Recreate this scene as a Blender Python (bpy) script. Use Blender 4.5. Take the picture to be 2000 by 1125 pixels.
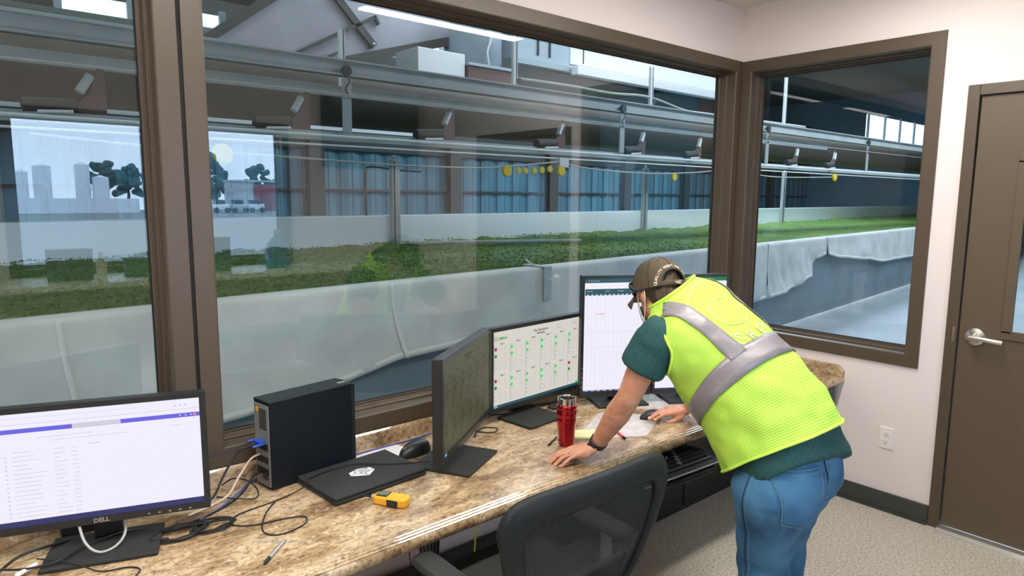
import bpy, bmesh, math, random
from mathutils import Vector, Matrix, noise
from mathutils.bvhtree import BVHTree
random.seed(7)
V = Vector
S = bpy.context.scene
COL = S.collection
for o in list(bpy.data.objects): bpy.data.objects.remove(o)

# ------------------------------------------------------------------ camera, world, exposure
cam_d = bpy.data.cameras.new('camera'); cam = bpy.data.objects.new('camera', cam_d); COL.objects.link(cam)
yaw, pitch, roll = 0.86053845, -0.13458465, 0.00745601
fw = V((math.cos(pitch)*math.cos(yaw), math.cos(pitch)*math.sin(yaw), math.sin(pitch)))
r0 = V((math.sin(yaw), -math.cos(yaw), 0)); u0 = r0.cross(fw)
rt = r0*math.cos(roll)+u0*math.sin(roll); up = -r0*math.sin(roll)+u0*math.cos(roll)
M = Matrix((rt, up, -fw)).transposed().to_4x4(); M.translation = V((-3.75909, -2.28463, 1.64954))
cam.matrix_world = M
cam_d.sensor_width = 36; cam_d.lens = 23.725; cam_d.clip_end = 300; cam_d.clip_start = 0.02
S.camera = cam
S.view_settings.view_transform = 'Standard'; S.view_settings.look = 'None'
S.view_settings.gamma = 1; S.view_settings.use_curve_mapping = False
S.view_settings.exposure = 0.0
w = bpy.data.worlds.new('world'); S.world = w; w.use_nodes = True
bg = w.node_tree.nodes['Background']; bg.inputs[0].default_value = (0.62, 0.74, 1.0, 1); bg.inputs[1].default_value = 9.5

def lamp(name, loc, size, power, color, rot=(0,0,0), sy=None):
    d = bpy.data.lights.new(name, 'AREA'); d.shape = 'RECTANGLE'; d.size = size; d.size_y = sy or size
    d.energy = power; d.color = color
    o = bpy.data.objects.new(name, d); COL.objects.link(o); o.location = loc; o.rotation_euler = rot
    return o
# daylight falling through the hall's roof lights
lamp('roof_daylight', (4.5, 5.6, 6.35), 6, 400, (0.80, 0.90, 1.0), sy=3)
lamp('roof_daylight', (13.0, 6.5, 6.35), 9, 1300, (0.70, 0.85, 1.0), sy=3)
lamp('roof_daylight', (8.0, 10.0, 6.35), 16, 150, (0.45, 0.80, 1.0), sy=2)
lamp('roof_daylight', (9.0, -2.0, 6.3), 8, 500, (0.70, 0.84, 1.0), sy=3)
lamp('roof_daylight', (-3.5, 3.6, 6.35), 5, 130, (0.88, 0.98, 0.88), sy=2.5)

lamp('duct_fill_lamp', (9.0, .5, 5.3), 12, 420, (0.85, 0.90, 1.0), rot=(math.radians(62), 0, 0), sy=1.2)  # added fill lamp that brightens the duct front and beam; no window is built here
# ------------------------------------------------------------------ materials
def mat(name, col, rough=0.6, metal=0.0, n2=None, scale=8, bump=0, bscale=None, spec=None, emit=None, es=1, coat=0, detail=3, stretch=None, coord='Object'):
    m = bpy.data.materials.new(name); m.use_nodes = True
    nt = m.node_tree; b = nt.nodes['Principled BSDF']
    b.inputs['Base Color'].default_value = (*col, 1); b.inputs['Roughness'].default_value = rough
    b.inputs['Metallic'].default_value = metal
    if spec is not None: b.inputs['Specular IOR Level'].default_value = spec
    if coat: b.inputs['Coat Weight'].default_value = coat; b.inputs['Coat Roughness'].default_value = 0.08
    if emit: b.inputs['Emission Color'].default_value = (*emit, 1); b.inputs['Emission Strength'].default_value = es
    tc = nt.nodes.new('ShaderNodeTexCoord'); out = tc.outputs[coord]
    if stretch:
        mp = nt.nodes.new('ShaderNodeMapping'); mp.inputs['Scale'].default_value = stretch
        nt.links.new(out, mp.inputs[0]); out = mp.outputs[0]
    if n2 is not None:
        n = nt.nodes.new('ShaderNodeTexNoise'); n.inputs['Scale'].default_value = scale; n.inputs['Detail'].default_value = detail
        nt.links.new(out, n.inputs[0])
        r = nt.nodes.new('ShaderNodeValToRGB'); r.color_ramp.elements[0].color = (*col, 1); r.color_ramp.elements[1].color = (*n2, 1)
        r.color_ramp.elements[0].position = 0.38; r.color_ramp.elements[1].position = 0.62
        nt.links.new(n.outputs[0], r.inputs[0]); nt.links.new(r.outputs[0], b.inputs['Base Color'])
    if bump:
        n = nt.nodes.new('ShaderNodeTexNoise'); n.inputs['Scale'].default_value = bscale or scale; n.inputs['Detail'].default_value = 4
        nt.links.new(out, n.inputs[0])
        bp = nt.nodes.new('ShaderNodeBump'); bp.inputs['Strength'].default_value = bump; bp.inputs['Distance'].default_value = 0.01
        nt.links.new(n.outputs[0], bp.inputs['Height']); nt.links.new(bp.outputs[0], b.inputs['Normal'])
    return m

def ramp(nt, inp, stops):
    r = nt.nodes.new('ShaderNodeValToRGB'); e = r.color_ramp.elements
    while len(e) < len(stops): e.new(0.5)
    for i, (p, c) in enumerate(stops): e[i].position = p; e[i].color = (*c, 1)
    nt.links.new(inp, r.inputs[0]); return r.outputs[0]
def mixc(nt, f, a, b, mode='MIX'):
    m = nt.nodes.new('ShaderNodeMix'); m.data_type = 'RGBA'; m.blend_type = mode
    for s, v in ((0, f), (6, a), (7, b)):
        if hasattr(v, 'links') or hasattr(v, 'is_output'): nt.links.new(v, m.inputs[s])
        else: m.inputs[s].default_value = v if s == 0 else (*v, 1)
    return m.outputs[2]

def granite():
    m = mat('granite_laminate', (0.5, 0.4, 0.28), 0.24); nt = m.node_tree; b = nt.nodes['Principled BSDF']
    tc = nt.nodes.new('ShaderNodeTexCoord')
    def nz(s, d=4, st=None, dist=0):
        n = nt.nodes.new('ShaderNodeTexNoise'); n.inputs['Scale'].default_value = s; n.inputs['Detail'].default_value = d
        n.inputs['Distortion'].default_value = dist; n.inputs['Roughness'].default_value = 0.62
        if st:
            mp = nt.nodes.new('ShaderNodeMapping'); mp.inputs['Scale'].default_value = st; nt.links.new(tc.outputs['Object'], mp.inputs[0]); nt.links.new(mp.outputs[0], n.inputs[0])
        else: nt.links.new(tc.outputs['Object'], n.inputs[0])
        return n.outputs[0]
    base = ramp(nt, nz(5.5, 6, (.75, 1.5, 1), 0.9), [(0.33, (0.22, 0.14, 0.075)), (0.46, (0.42, 0.29, 0.16)), (0.58, (0.62, 0.47, 0.29)), (0.75, (0.44, 0.37, 0.28))])
    dark = ramp(nt, nz(27, 8, (.7, 1.6, 1), 1.4), [(0.35, (0.15, 0.085, 0.05)), (0.50, (1, 1, 1))])
    c = mixc(nt, 0.6, base, dark, 'MULTIPLY')
    fine = ramp(nt, nz(75, 5), [(0.36, (0.32, 0.24, 0.17)), (0.48, (1, 1, 1)), (0.72, (1.0, 1.0, 1.0))])
    c = mixc(nt, 0.6, c, fine, 'MULTIPLY')
    gl = ramp(nt, nz(40, 5, None, .5), [(0.60, (0, 0, 0)), (0.72, (0.35, 0.33, 0.31))])
    c = mixc(nt, 1.0, c, gl, 'ADD')
    nt.links.new(c, b.inputs['Base Color'])
    return m

def floor_mat():
    m = mat('speckled_vinyl', (0.6, 0.56, 0.48), 0.42); nt = m.node_tree; b = nt.nodes['Principled BSDF']
    tc = nt.nodes.new('ShaderNodeTexCoord')
    n = nt.nodes.new('ShaderNodeTexNoise'); n.inputs['Scale'].default_value = 95; n.inputs['Detail'].default_value = 4; nt.links.new(tc.outputs['Object'], n.inputs[0])
    c = ramp(nt, n.outputs[0], [(0.33, (0.30, 0.275, 0.225)), (0.45, (0.50, 0.465, 0.385)), (0.6, (0.61, 0.57, 0.475)), (0.72, (0.76, 0.73, 0.64))])
    nt.links.new(c, b.inputs['Base Color']); return m

def glass_mat(name, k, tint=(0.93, 0.97, 0.96)):
    m = bpy.data.materials.new(name); m.use_nodes = True; nt = m.node_tree; nt.nodes.clear()
    o = nt.nodes.new('ShaderNodeOutputMaterial'); t = nt.nodes.new('ShaderNodeBsdfTransparent'); g = nt.nodes.new('ShaderNodeBsdfGlossy')
    t.inputs[0].default_value = (*tint, 1); g.inputs['Roughness'].default_value = 0.0
    f = nt.nodes.new('ShaderNodeLayerWeight'); f.inputs[0].default_value = 0.5
    pw = nt.nodes.new('ShaderNodeMath'); pw.operation = 'POWER'; pw.inputs[1].default_value = 5; nt.links.new(f.outputs['Facing'], pw.inputs[0])
    ma = nt.nodes.new('ShaderNodeMath'); ma.operation = 'MULTIPLY_ADD'; ma.inputs[1].default_value = .96; ma.inputs[2].default_value = .04; nt.links.new(pw.outputs[0], ma.inputs[0]); f = ma
    mu = nt.nodes.new('ShaderNodeMath'); mu.operation = 'MULTIPLY'; mu.inputs[1].default_value = k; mu.use_clamp = True
    mx = nt.nodes.new('ShaderNodeMixShader')
    nt.links.new(f.outputs[0], mu.inputs[0]); nt.links.new(mu.outputs[0], mx.inputs[0]); nt.links.new(t.outputs[0], mx.inputs[1]); nt.links.new(g.outputs[0], mx.inputs[2]); nt.links.new(mx.outputs[0], o.inputs[0])
    return m

def emit_mat(name, col, s=1.0, spec=0.25):
    m = bpy.data.materials.new(name); m.use_nodes = True; nt = m.node_tree; b = nt.nodes['Principled BSDF']
    b.inputs['Base Color'].default_value = (0.02, 0.02, 0.02, 1); b.inputs['Roughness'].default_value = 0.35
    b.inputs['Emission Color'].default_value = (*col, 1); b.inputs['Emission Strength'].default_value = s
    b.inputs['Specular IOR Level'].default_value = spec
    return m

def vest_mat():
    m = mat('lime_mesh_fabric', (0.56, 0.86, 0.05), 0.75); nt = m.node_tree; b = nt.nodes['Principled BSDF']
    uv = nt.nodes.new('ShaderNodeUVMap'); mp = nt.nodes.new('ShaderNodeMapping'); nt.links.new(uv.outputs[0], mp.inputs[0])
    mp.inputs['Scale'].default_value = (1, 1, 1)
    vo = nt.nodes.new('ShaderNodeTexVoronoi'); vo.inputs['Scale'].default_value = 150; vo.inputs['Randomness'].default_value = 0.0
    vo.voronoi_dimensions = '2D'; nt.links.new(mp.outputs[0], vo.inputs[0])
    c = ramp(nt, vo.outputs['Distance'], [(0.20, (0.27, 0.52, 0.05)), (0.36, (0.54, 0.84, 0.10))])
    nt.links.new(c, b.inputs['Base Color'])
    bp = nt.nodes.new('ShaderNodeBump'); bp.inputs['Strength'].default_value = 0.5; bp.inputs['Distance'].default_value = 0.002
    nt.links.new(vo.outputs['Distance'], bp.inputs['Height']); nt.links.new(bp.outputs[0], b.inputs['Normal'])
    return m

def chair_mesh_mat():
    m = mat('chair_mesh', (0.012, 0.016, 0.017), 0.7); nt = m.node_tree; b = nt.nodes['Principled BSDF']
    tc = nt.nodes.new('ShaderNodeTexCoord'); wv = nt.nodes.new('ShaderNodeTexWave'); wv.inputs['Scale'].default_value = 60
    wv.bands_direction = 'X'; nt.links.new(tc.outputs['Object'], wv.inputs[0])
    wz = nt.nodes.new('ShaderNodeTexWave'); wz.inputs['Scale'].default_value = 110; wz.bands_direction = 'Z'; nt.links.new(tc.outputs['Object'], wz.inputs[0])
    a = nt.nodes.new('ShaderNodeMath'); a.operation = 'MINIMUM'; nt.links.new(wv.outputs['Fac'], a.inputs[0]); nt.links.new(wz.outputs['Fac'], a.inputs[1])
    r = nt.nodes.new('ShaderNodeMath'); r.operation = 'LESS_THAN'; r.inputs[1].default_value = 0.42; nt.links.new(a.outputs[0], r.inputs[0])
    nt.links.new(r.outputs[0], b.inputs['Alpha']); return m

MT = dict(
 wall=mat('wall_paint', (0.79, 0.715, 0.70), 0.75, bump=0.05, bscale=180),
 ceiling=mat('ceiling_tile', (0.78, 0.75, 0.71), 0.9, n2=(0.70, 0.67, 0.63), scale=60, bump=.3, bscale=90),
 gloss_granite=granite(), grid=mat('ceiling_grid_metal', (0.75, 0.74, 0.7), 0.5),
 floor=floor_mat(), granite=granite(),
 frame=mat('bronze_metal_paint', (0.084, 0.062, 0.042), 0.38, bump=0.08, bscale=260),
 gap=mat('dark_gasket', (0.008, 0.008, 0.008), 0.8),
 door=mat('brown_door_paint', (0.105, 0.076, 0.047), 0.45, bump=0.1, bscale=240),
 base=mat('rubber_baseboard', (0.045, 0.052, 0.042), 0.5),
 chrome=mat('brushed_nickel', (0.72, 0.7, 0.64), 0.25, 1.0),
 alu=mat('aluminium', (0.72, 0.71, 0.68), 0.35, 0.9),
 plate=mat('white_plastic', (0.82, 0.79, 0.76), 0.4),
 black=mat('black_plastic', (0.012, 0.014, 0.015), 0.42),
 blacksat=mat('black_satin', (0.018, 0.021, 0.022), 0.3),
 blackmat=mat('black_matte', (0.02, 0.022, 0.021), 0.75, bump=.1, bscale=300),
 navyblk=mat('black_painted_steel', (0.005, 0.008, 0.012), 0.5, spec=.25, bump=.05, bscale=300),
 darkgrey=mat('dark_grey_plastic', (0.010, 0.014, 0.016), 0.55, spec=.3, bump=.15, bscale=400),
 grey=mat('grey_plastic', (0.22, 0.23, 0.23), 0.4),
 silver=mat('silver_plastic', (0.5, 0.5, 0.5), 0.35, .6),
 cable=mat('black_cable', (0.012, 0.012, 0.012), 0.4), cablew=mat('beige_cable', (0.72, 0.56, 0.46), 0.45), cableb=mat('blue_cable', (0.07, 0.12, 0.45), 0.4),
 cabley=mat('yellow_cable', (0.75, 0.62, 0.08), 0.4), cableg=mat('grey_cable', (0.45, 0.45, 0.42), 0.35),
 bluecon=mat('blue_connector', (0.02, 0.09, 0.50), 0.4),
 yellow=mat('yellow_plastic', (0.85, 0.42, 0.02), 0.35), lcd=mat('lcd_glass', (0.17, 0.20, 0.13), 0.25),
 red=mat('red_metallic', (0.42, 0.006, 0.02), 0.22, 0.85, coat=.6), steel=mat('polished_steel', (0.75, 0.74, 0.72), 0.16, 1.0),
 coffee=mat('dark_inside', (0.012, 0.008, 0.006), 0.8, spec=.1),
 paper=mat('white_paper', (0.86, 0.85, 0.87), 0.7), note=mat('yellow_note_paper', (0.86, 0.83, 0.45), 0.7),
 acet=mat('glossy_clear_sheet', (0.50, 0.46, 0.44), 0.12, n2=(0.60, 0.57, 0.56), scale=25),
 sticker=mat('white_sticker', (0.88, 0.87, 0.87), 0.4), redpen=mat('red_pen', (0.7, 0.04, 0.03), 0.35),
 skin=mat('skin', (0.56, 0.25, 0.15), 0.5, n2=(0.66, 0.33, 0.215), scale=22, bump=.12, bscale=120, detail=4),
 nail=mat('fingernail', (0.80, 0.50, 0.42), 0.3),
 hair=mat('brown_hair', (0.035, 0.022, 0.014), 0.6, n2=(0.075, 0.05, 0.03), scale=90, bump=.6, bscale=140, stretch=(1, 1, .25)),
 cap=mat('olive_brown_cap', (0.075, 0.055, 0.03), 0.85, n2=(0.092, 0.068, 0.037), scale=20, bump=.15, bscale=500),
 capd=mat('cap_dark_stitching', (0.022, 0.017, 0.01), 0.85),
 thread=mat('cream_thread', (0.78, 0.70, 0.55), 0.7),
 shirt=mat('dark_green_jersey', (0.012, 0.060, 0.060), 0.9, n2=(0.020, 0.085, 0.080), scale=160, bump=.2, bscale=40),
 vest=vest_mat(), vesttrim=mat('lime_binding', (0.62, 0.92, 0.10), 0.6),
 vestprint=mat('pale_print', (0.74, 0.95, 0.30), 0.5),
 reflect=mat('silver_reflective_tape', (0.27, 0.25, 0.26), 0.42, .2, bump=.25, bscale=30),
 jeans=mat('blue_denim', (0.022, 0.095, 0.20), 0.9, n2=(0.06, 0.19, 0.33), scale=7, bump=.35, bscale=350, detail=8),
 stitch=mat('denim_stitching', (0.11, 0.25, 0.36), 0.8), seam=mat('denim_seam', (0.012, 0.045, 0.10), 0.9),
 boot=mat('brown_leather', (0.09, 0.05, 0.03), 0.5),
 mask=mat('face_mask', (0.55, 0.65, 0.72), 0.8), gold=mat('gold', (0.9, 0.6, 0.25), 0.2, 1.0), lens=mat('dark_lens', (0.01, 0.012, 0.015), 0.08),
 glassA=glass_mat('window_glass', 2.0), glassB=glass_mat('window_glass_side', 1.0),
 concrete=mat('hall_concrete', (0.30, 0.34, 0.38), 0.5, n2=(0.37, 0.41, 0.45), scale=1.3, detail=6),
 steelwall=mat('basin_steel', (0.13, 0.17, 0.20), 0.4, n2=(0.16, 0.21, 0.245), scale=1.5),
 liner=mat('pale_liner_cloth', (0.50, 0.50, 0.49), 0.7, n2=(0.60, 0.60, 0.59), scale=3, bump=.5, bscale=6),
 linerhem=mat('liner_hem', (0.64, 0.63, 0.60), 0.7),
 whiteliner=mat('white_basin_liner', (0.80, 0.84, 0.88), 0.6),
 rib=mat('siding_rib', (0.035, 0.07, 0.09), 0.6), ledge=mat('grey_blue_ledge', (0.16, 0.22, 0.27), 0.6),
 siding=mat('blue_metal_siding', (0.085, 0.19, 0.25), 0.5, n2=(0.06, 0.14, 0.19), scale=.4),
 darksteel=mat('dark_steel', (0.03, 0.033, 0.033), 0.6), darkbrown=mat('dark_brown_drum', (0.045, 0.038, 0.032), 0.7),
 galv=mat('galvanised_steel', (0.45, 0.47, 0.48), 0.4, 0.3), beamgrey=mat('painted_beam', (0.42, 0.45, 0.46), 0.5, n2=(.36, .39, .40), scale=2),
 duct=mat('white_duct_metal', (0.72, 0.74, 0.78), 0.4), ductgrey=mat('grey_duct_metal', (0.30, 0.38, 0.45), 0.4),
 gable=mat('translucent_wall_sheet', (0.30, 0.29, 0.35), 0.7, n2=(.36, .35, .41), scale=1.2),
 hallroof=mat('hall_roof_sheet', (0.10, 0.13, 0.13), 0.7), brick=mat('reddish_panel', (0.14, 0.08, 0.08), 0.7),
 hallyel=mat('yellow_cup', (0.78, 0.56, 0.03), 0.5),
 roofglow=emit_mat('roof_light_panel', (0.80, 0.90, 1.0), 1.6),
 lampglow=emit_mat('lamp_diffuser', (1.0, 0.935, 0.885), 64),
 grass=mat('outdoor_ground', (0.20, 0.22, 0.22), 0.9), tank=mat('white_tank', (0.80, 0.84, 0.9), 0.5),
 leaf=mat('tree_leaves', (0.012, 0.07, 0.085), 0.9, n2=(0.03, 0.13, 0.14), scale=2, bump=1, bscale=6), bark=mat('tree_bark', (0.07, 0.05, 0.035), 0.9),
 shed=mat('shed_wall', (0.5, 0.55, 0.6), 0.7), shedred=mat('red_shed_wall', (0.28, 0.07, 0.10), 0.7),
 bottle=mat('blue_jug', (0.02, 0.20, 0.42), 0.2), box=mat('cardboard_grey', (0.10, 0.13, 0.14), 0.8),
)

def duckweed_mat():
    m = mat('floating_duckweed', (0.05, 0.16, 0.02), 0.85); nt = m.node_tree; b = nt.nodes['Principled BSDF']
    tc = nt.nodes.new('ShaderNodeTexCoord')
    n = nt.nodes.new('ShaderNodeTexNoise'); n.inputs['Scale'].default_value = 22; n.inputs['Detail'].default_value = 8; n.inputs['Roughness'].default_value = .75; nt.links.new(tc.outputs['Object'], n.inputs[0])
    c = ramp(nt, n.outputs[0], [(0.38, (0.024, 0.065, 0.007)), (0.5, (0.080, 0.165, 0.022)), (0.64, (0.19, 0.30, 0.055))])
    n2 = nt.nodes.new('ShaderNodeTexNoise'); n2.inputs['Scale'].default_value = .8; nt.links.new(tc.outputs['Object'], n2.inputs[0])
    c2 = ramp(nt, n2.outputs[0], [(0.35, (0.72, .8, .72)), (0.65, (1.1, 1.05, 1.0))])
    c = mixc(nt, 1.0, c, c2, 'MULTIPLY'); nt.links.new(c, b.inputs['Base Color'])
    bp = nt.nodes.new('ShaderNodeBump'); bp.inputs['Strength'].default_value = 1; bp.inputs['Distance'].default_value = 0.03
    nt.links.new(n.outputs[0], bp.inputs['Height']); nt.links.new(bp.outputs[0], b.inputs['Normal']); return m
MT['duckweed'] = duckweed_mat()

_g = MT['gloss_granite'].node_tree.nodes['Principled BSDF']; _g.inputs['Coat Weight'].default_value = 1; _g.inputs['Coat Roughness'].default_value = .04
# ------------------------------------------------------------------ mesh helpers
class MB:
    def __init__(s): s.v = []; s.f = []; s.m = []; s.mi = 0; s.uv = None
    def add(s, vs, fs):
        b = len(s.v); s.v += [V(x) for x in vs]; s.f += [[b+i for i in f] for f in fs]; s.m += [s.mi]*len(fs); return s
    def box(s, a, b, mtx=None):
        x0, y0, z0 = a; x1, y1, z1 = b
        vs = [V((x, y, z)) for z in (z0, z1) for y in (y0, y1) for x in (x0, x1)]
        if mtx: vs = [mtx @ v for v in vs]
        return s.add(vs, [(0,2,3,1),(4,5,7,6),(0,1,5,4),(2,6,7,3),(0,4,6,2),(1,3,7,5)])
    def quad(s, a, b, c, d): return s.add([a, b, c, d], [(0,1,2,3)])
    def tube(s, pts, r, n=8, cap=True, flat=1.0):
        pts = [V(p) for p in pts]; rs = r if isinstance(r, (list, tuple)) else [r]*len(pts)
        vs = []; ref = None
        for i, p in enumerate(pts):
            t = (pts[min(i+1, len(pts)-1)]-pts[max(i-1, 0)])
            t = t.normalized() if t.length > 1e-9 else V((0,0,1))
            if ref is None: ref = V((0,0,1)) if abs(t.z) < .9 else V((1,0,0))
            a = t.cross(ref); a = a.normalized() if a.length > 1e-6 else t.orthogonal().normalized(); b = a.cross(t).normalized(); ref = b
            for k in range(n):
                an = 2*math.pi*k/n; vs.append(p+(a*math.cos(an)*flat+b*math.sin(an))*rs[i])
        fs = [(i*n+k, i*n+(k+1) % n, (i+1)*n+(k+1) % n, (i+1)*n+k) for i in range(len(pts)-1) for k in range(n)]
        if cap: fs += [tuple(range(n))[::-1], tuple((len(pts)-1)*n+k for k in range(n))]
        return s.add(vs, fs)
    def bar(s, p, q, wd, ht, upv=(0,0,1)):
        p, q = V(p), V(q); t = (q-p).normalized(); a = t.cross(V(upv)).normalized(); b = a.cross(t)
        vs = [e+a*sx*wd/2+b*sz*ht/2 for e in (p, q) for sx, sz in ((-1,-1),(1,-1),(1,1),(-1,1))]
        return s.add(vs, [(3,2,1,0),(4,5,6,7),(0,1,5,4),(1,2,6,5),(2,3,7,6),(3,0,4,7)])
    def lathe(s, c, prof, n=32, axis=(0,0,1)):
        c = V(c); ax = V(axis).normalized(); a = ax.orthogonal().normalized(); b = ax.cross(a)
        vs = [c+ax*z+(a*math.cos(2*math.pi*k/n)+b*math.sin(2*math.pi*k/n))*r for r, z in prof for k in range(n)]
        fs = [(i*n+k, i*n+(k+1) % n, (i+1)*n+(k+1) % n, (i+1)*n+k) for i in range(len(prof)-1) for k in range(n)]
        if prof[0][0] > 1e-5: fs.append(tuple(range(n))[::-1])
        if prof[-1][0] > 1e-5: fs.append(tuple((len(prof)-1)*n+k for k in range(n)))
        return s.add(vs, fs)
    def ell(s, c, r, mtx=None, nu=20, nv=12):
        vs = []; c = V(c)
        for j in range(nv+1):
            t = math.pi*j/nv
            for k in range(nu):
                p = 2*math.pi*k/nu; d = V((r[0]*math.sin(t)*math.cos(p), r[1]*math.sin(t)*math.sin(p), r[2]*math.cos(t)))
                vs.append(c+(mtx @ d if mtx else d))
        return s.add(vs, [(j*nu+k, (j+1)*nu+k, (j+1)*nu+(k+1) % nu, j*nu+(k+1) % nu) for j in range(nv) for k in range(nu)])
    def cap(s, p, q, r1, r2, n=16):
        p, q = V(p), V(q); t = (q-p).normalized(); L = (q-p).length
        prof = []
        for k in range(6): a = math.pi/2*(1-k/5); prof.append((r1*math.cos(a), -r1*math.sin(a)))
        for k in range(6): a = math.pi/2*k/5; prof.append((r2*math.cos(a), L+r2*math.sin(a)))
        prof[0] = (1e-4, prof[0][1]); prof[-1] = (1e-4, prof[-1][1])
        return s.lathe(p, prof, n, t)
    def chain(s, pts, rs, n=16):
        for i in range(len(pts)-1): s.cap(pts[i], pts[i+1], rs[i], rs[i+1], n)
        return s
    def build(s, name, m, parent=None, smooth=False, bevel=0, seg=2, auto=True):
        me = bpy.data.meshes.new(name); me.from_pydata([tuple(v) for v in s.v], [], s.f)
        ms = m if isinstance(m, list) else [m]
        for x in ms: me.materials.append(MT[x] if isinstance(x, str) else x)
        for p, i in zip(me.polygons, s.m): p.material_index = i
        if s.uv:
            ul = me.uv_layers.new(name='UVMap')
            for l in me.loops: ul.data[l.index].uv = s.uv[l.vertex_index]
        me.update()
        bm = bmesh.new(); bm.from_mesh(me); bmesh.ops.recalc_face_normals(bm, faces=bm.faces); bm.to_mesh(me); bm.free()
        o = bpy.data.objects.new(name, me); COL.objects.link(o)
        if parent: o.parent = parent
        if smooth:
            for p in me.polygons: p.use_smooth = True
            if auto:
                md = o.modifiers.new('edge', 'EDGE_SPLIT'); md.split_angle = math.radians(42)
        if bevel:
            md = o.modifiers.new('bevel', 'BEVEL'); md.width = bevel; md.segments = seg; md.limit_method = 'ANGLE'; md.angle_limit = math.radians(40)
        return o

def empty(name, label, cat, loc=(0,0,0), rz=0, group=None, rot=None):
    o = bpy.data.objects.new(name, None); COL.objects.link(o); o.location = loc
    o.rotation_euler = rot if rot else (0, 0, rz); o.empty_display_size = .05
    return tag(o, label, cat, group)
def tag(o, label, cat, group=None, kind=None):
    o['label'] = label; o['category'] = cat
    if group: o['group'] = group
    if kind: o['kind'] = kind
    return o
def struct(o): o['kind'] = 'structure'; return o
def lab(o, l): o['label'] = l; return o
def dup(root, loc, rz=None, label=None):
    def cp(o, par):
        c = o.copy(); COL.objects.link(c)
        if par: c.parent = par
        for ch in [x for x in bpy.data.objects if x.parent == o and x != c]: cp(ch, c)
        return c
    r = cp(root, None); r.location = loc
    if rz is not None: r.rotation_euler = (0, 0, rz)
    if label: r['label'] = label
    return r
def smoothpts(pts, n=8):
    pts = [V(p) for p in pts]; out = []
    for i in range(len(pts)-1):
        p0, p1, p2, p3 = pts[max(i-1, 0)], pts[i], pts[i+1], pts[min(i+2, len(pts)-1)]
        for k in range(n):
            t = k/n; out.append(0.5*((2*p1)+(p2-p0)*t+(2*p0-5*p1+4*p2-p3)*t*t+(3*p1-p0-3*p2+p3)*t**3))
    return out+[pts[-1]]
_fc = {}
def text2d(body, size, align='CENTER'):
    key = (body, size, align)
    if key in _fc: return _fc[key]
    c = bpy.data.curves.new('t', 'FONT'); c.body = body; c.size = size; c.align_x = align; c.resolution_u = 2; c.offset = size*.022
    o = bpy.data.objects.new('t', c); COL.objects.link(o); bpy.context.view_layer.update()
    me = bpy.data.meshes.new_from_object(o.evaluated_get(bpy.context.evaluated_depsgraph_get()))
    r = ([(v.co.x, v.co.y) for v in me.vertices], [tuple(p.vertices) for p in me.polygons])
    bpy.data.objects.remove(o); bpy.data.meshes.remove(me); _fc[key] = r; return r

# ================================================================== OFFICE SHELL
XL, YB, H, ZC = -6.2, -3.3, 2.76, 0.68
struct(MB().box((XL, YB, -.1), (0.0, 0, 0)).build('floor', 'floor'))
struct(MB().box((XL-.1, YB-.1, H), (0.12, 0.12, H+.06)).build('ceiling', 'ceiling'))
g = MB()
for i in range(11): x = -0.30-0.61*i; g.box((x-.012, YB, H-.006), (x+.012, 0, H-.0005))
for i in range(6): y = -0.25-0.61*i; g.box((XL, y-.012, H-.007), (0, y+.012, H-.0006))
struct(g.build('trim_1', 'grid'))
# wall A (y=0): window band from z .797 to 2.455 from XL to 0
a = MB(); a.box((XL, 0, 0), (0, .12, .742)); a.box((XL, 0, 2.455), (0, .12, H)); a.box((XL, 0, .742), (-6.05, .12, 2.455))
a.box((-3.145, 0.005, .742), (-3.139, .12, 2.455))
struct(a.build('wall_front', 'wall'))
b = MB(); b.box((0, -1.092, 0), (.12, .12, .797)); b.box((0, -1.092, 2.455), (.12, .12, H)); b.box((0, -1.20, 0), (.12, -1.092, H))
b.box((0, -2.36, 2.182), (.12, -1.20, H)); b.box((0, YB-.1, 0), (.12, -2.36, H)); b.box((0, 0.0, .797), (.12, .12, 2.455))
struct(b.build('wall_right', 'wall'))
# back wall with a window onto the yard
WX0, WX1, WZ0, WZ1 = -3.36, -1.36, 1.06, 2.24
c = MB(); c.box((XL, YB-.12, 0), (WX0, YB, H)); c.box((WX1, YB-.12, 0), (0, YB, H)); c.box((WX0, YB-.12, 0), (WX1, YB, WZ0)); c.box((WX0, YB-.12, WZ1), (WX1, YB, H))
struct(c.build('wall_back', 'wall'))
struct(MB().box((XL-.12, YB-.1, 0), (XL, .12, H)).build('wall_left', 'wall'))
for nm, p, q in (('baseboard_front', (XL, -.012, 0), (0, 0, .10)), ('baseboard_right', (-.012, -1.198, 0), (0, 0, .10)), ('baseboard_back', (XL, YB, 0), (0, YB+.012, .10)), ('baseboard_left', (XL, YB, 0), (XL+.012, 0, .10))):
    o = struct(MB().box(p, q).build(nm, 'base', bevel=.003))
o = MB().box((-.028, -1.198, 0), (0, 0, .010)).build('baseboard_toe', 'base'); o.name = 'trim_2'; struct(o)

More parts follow.
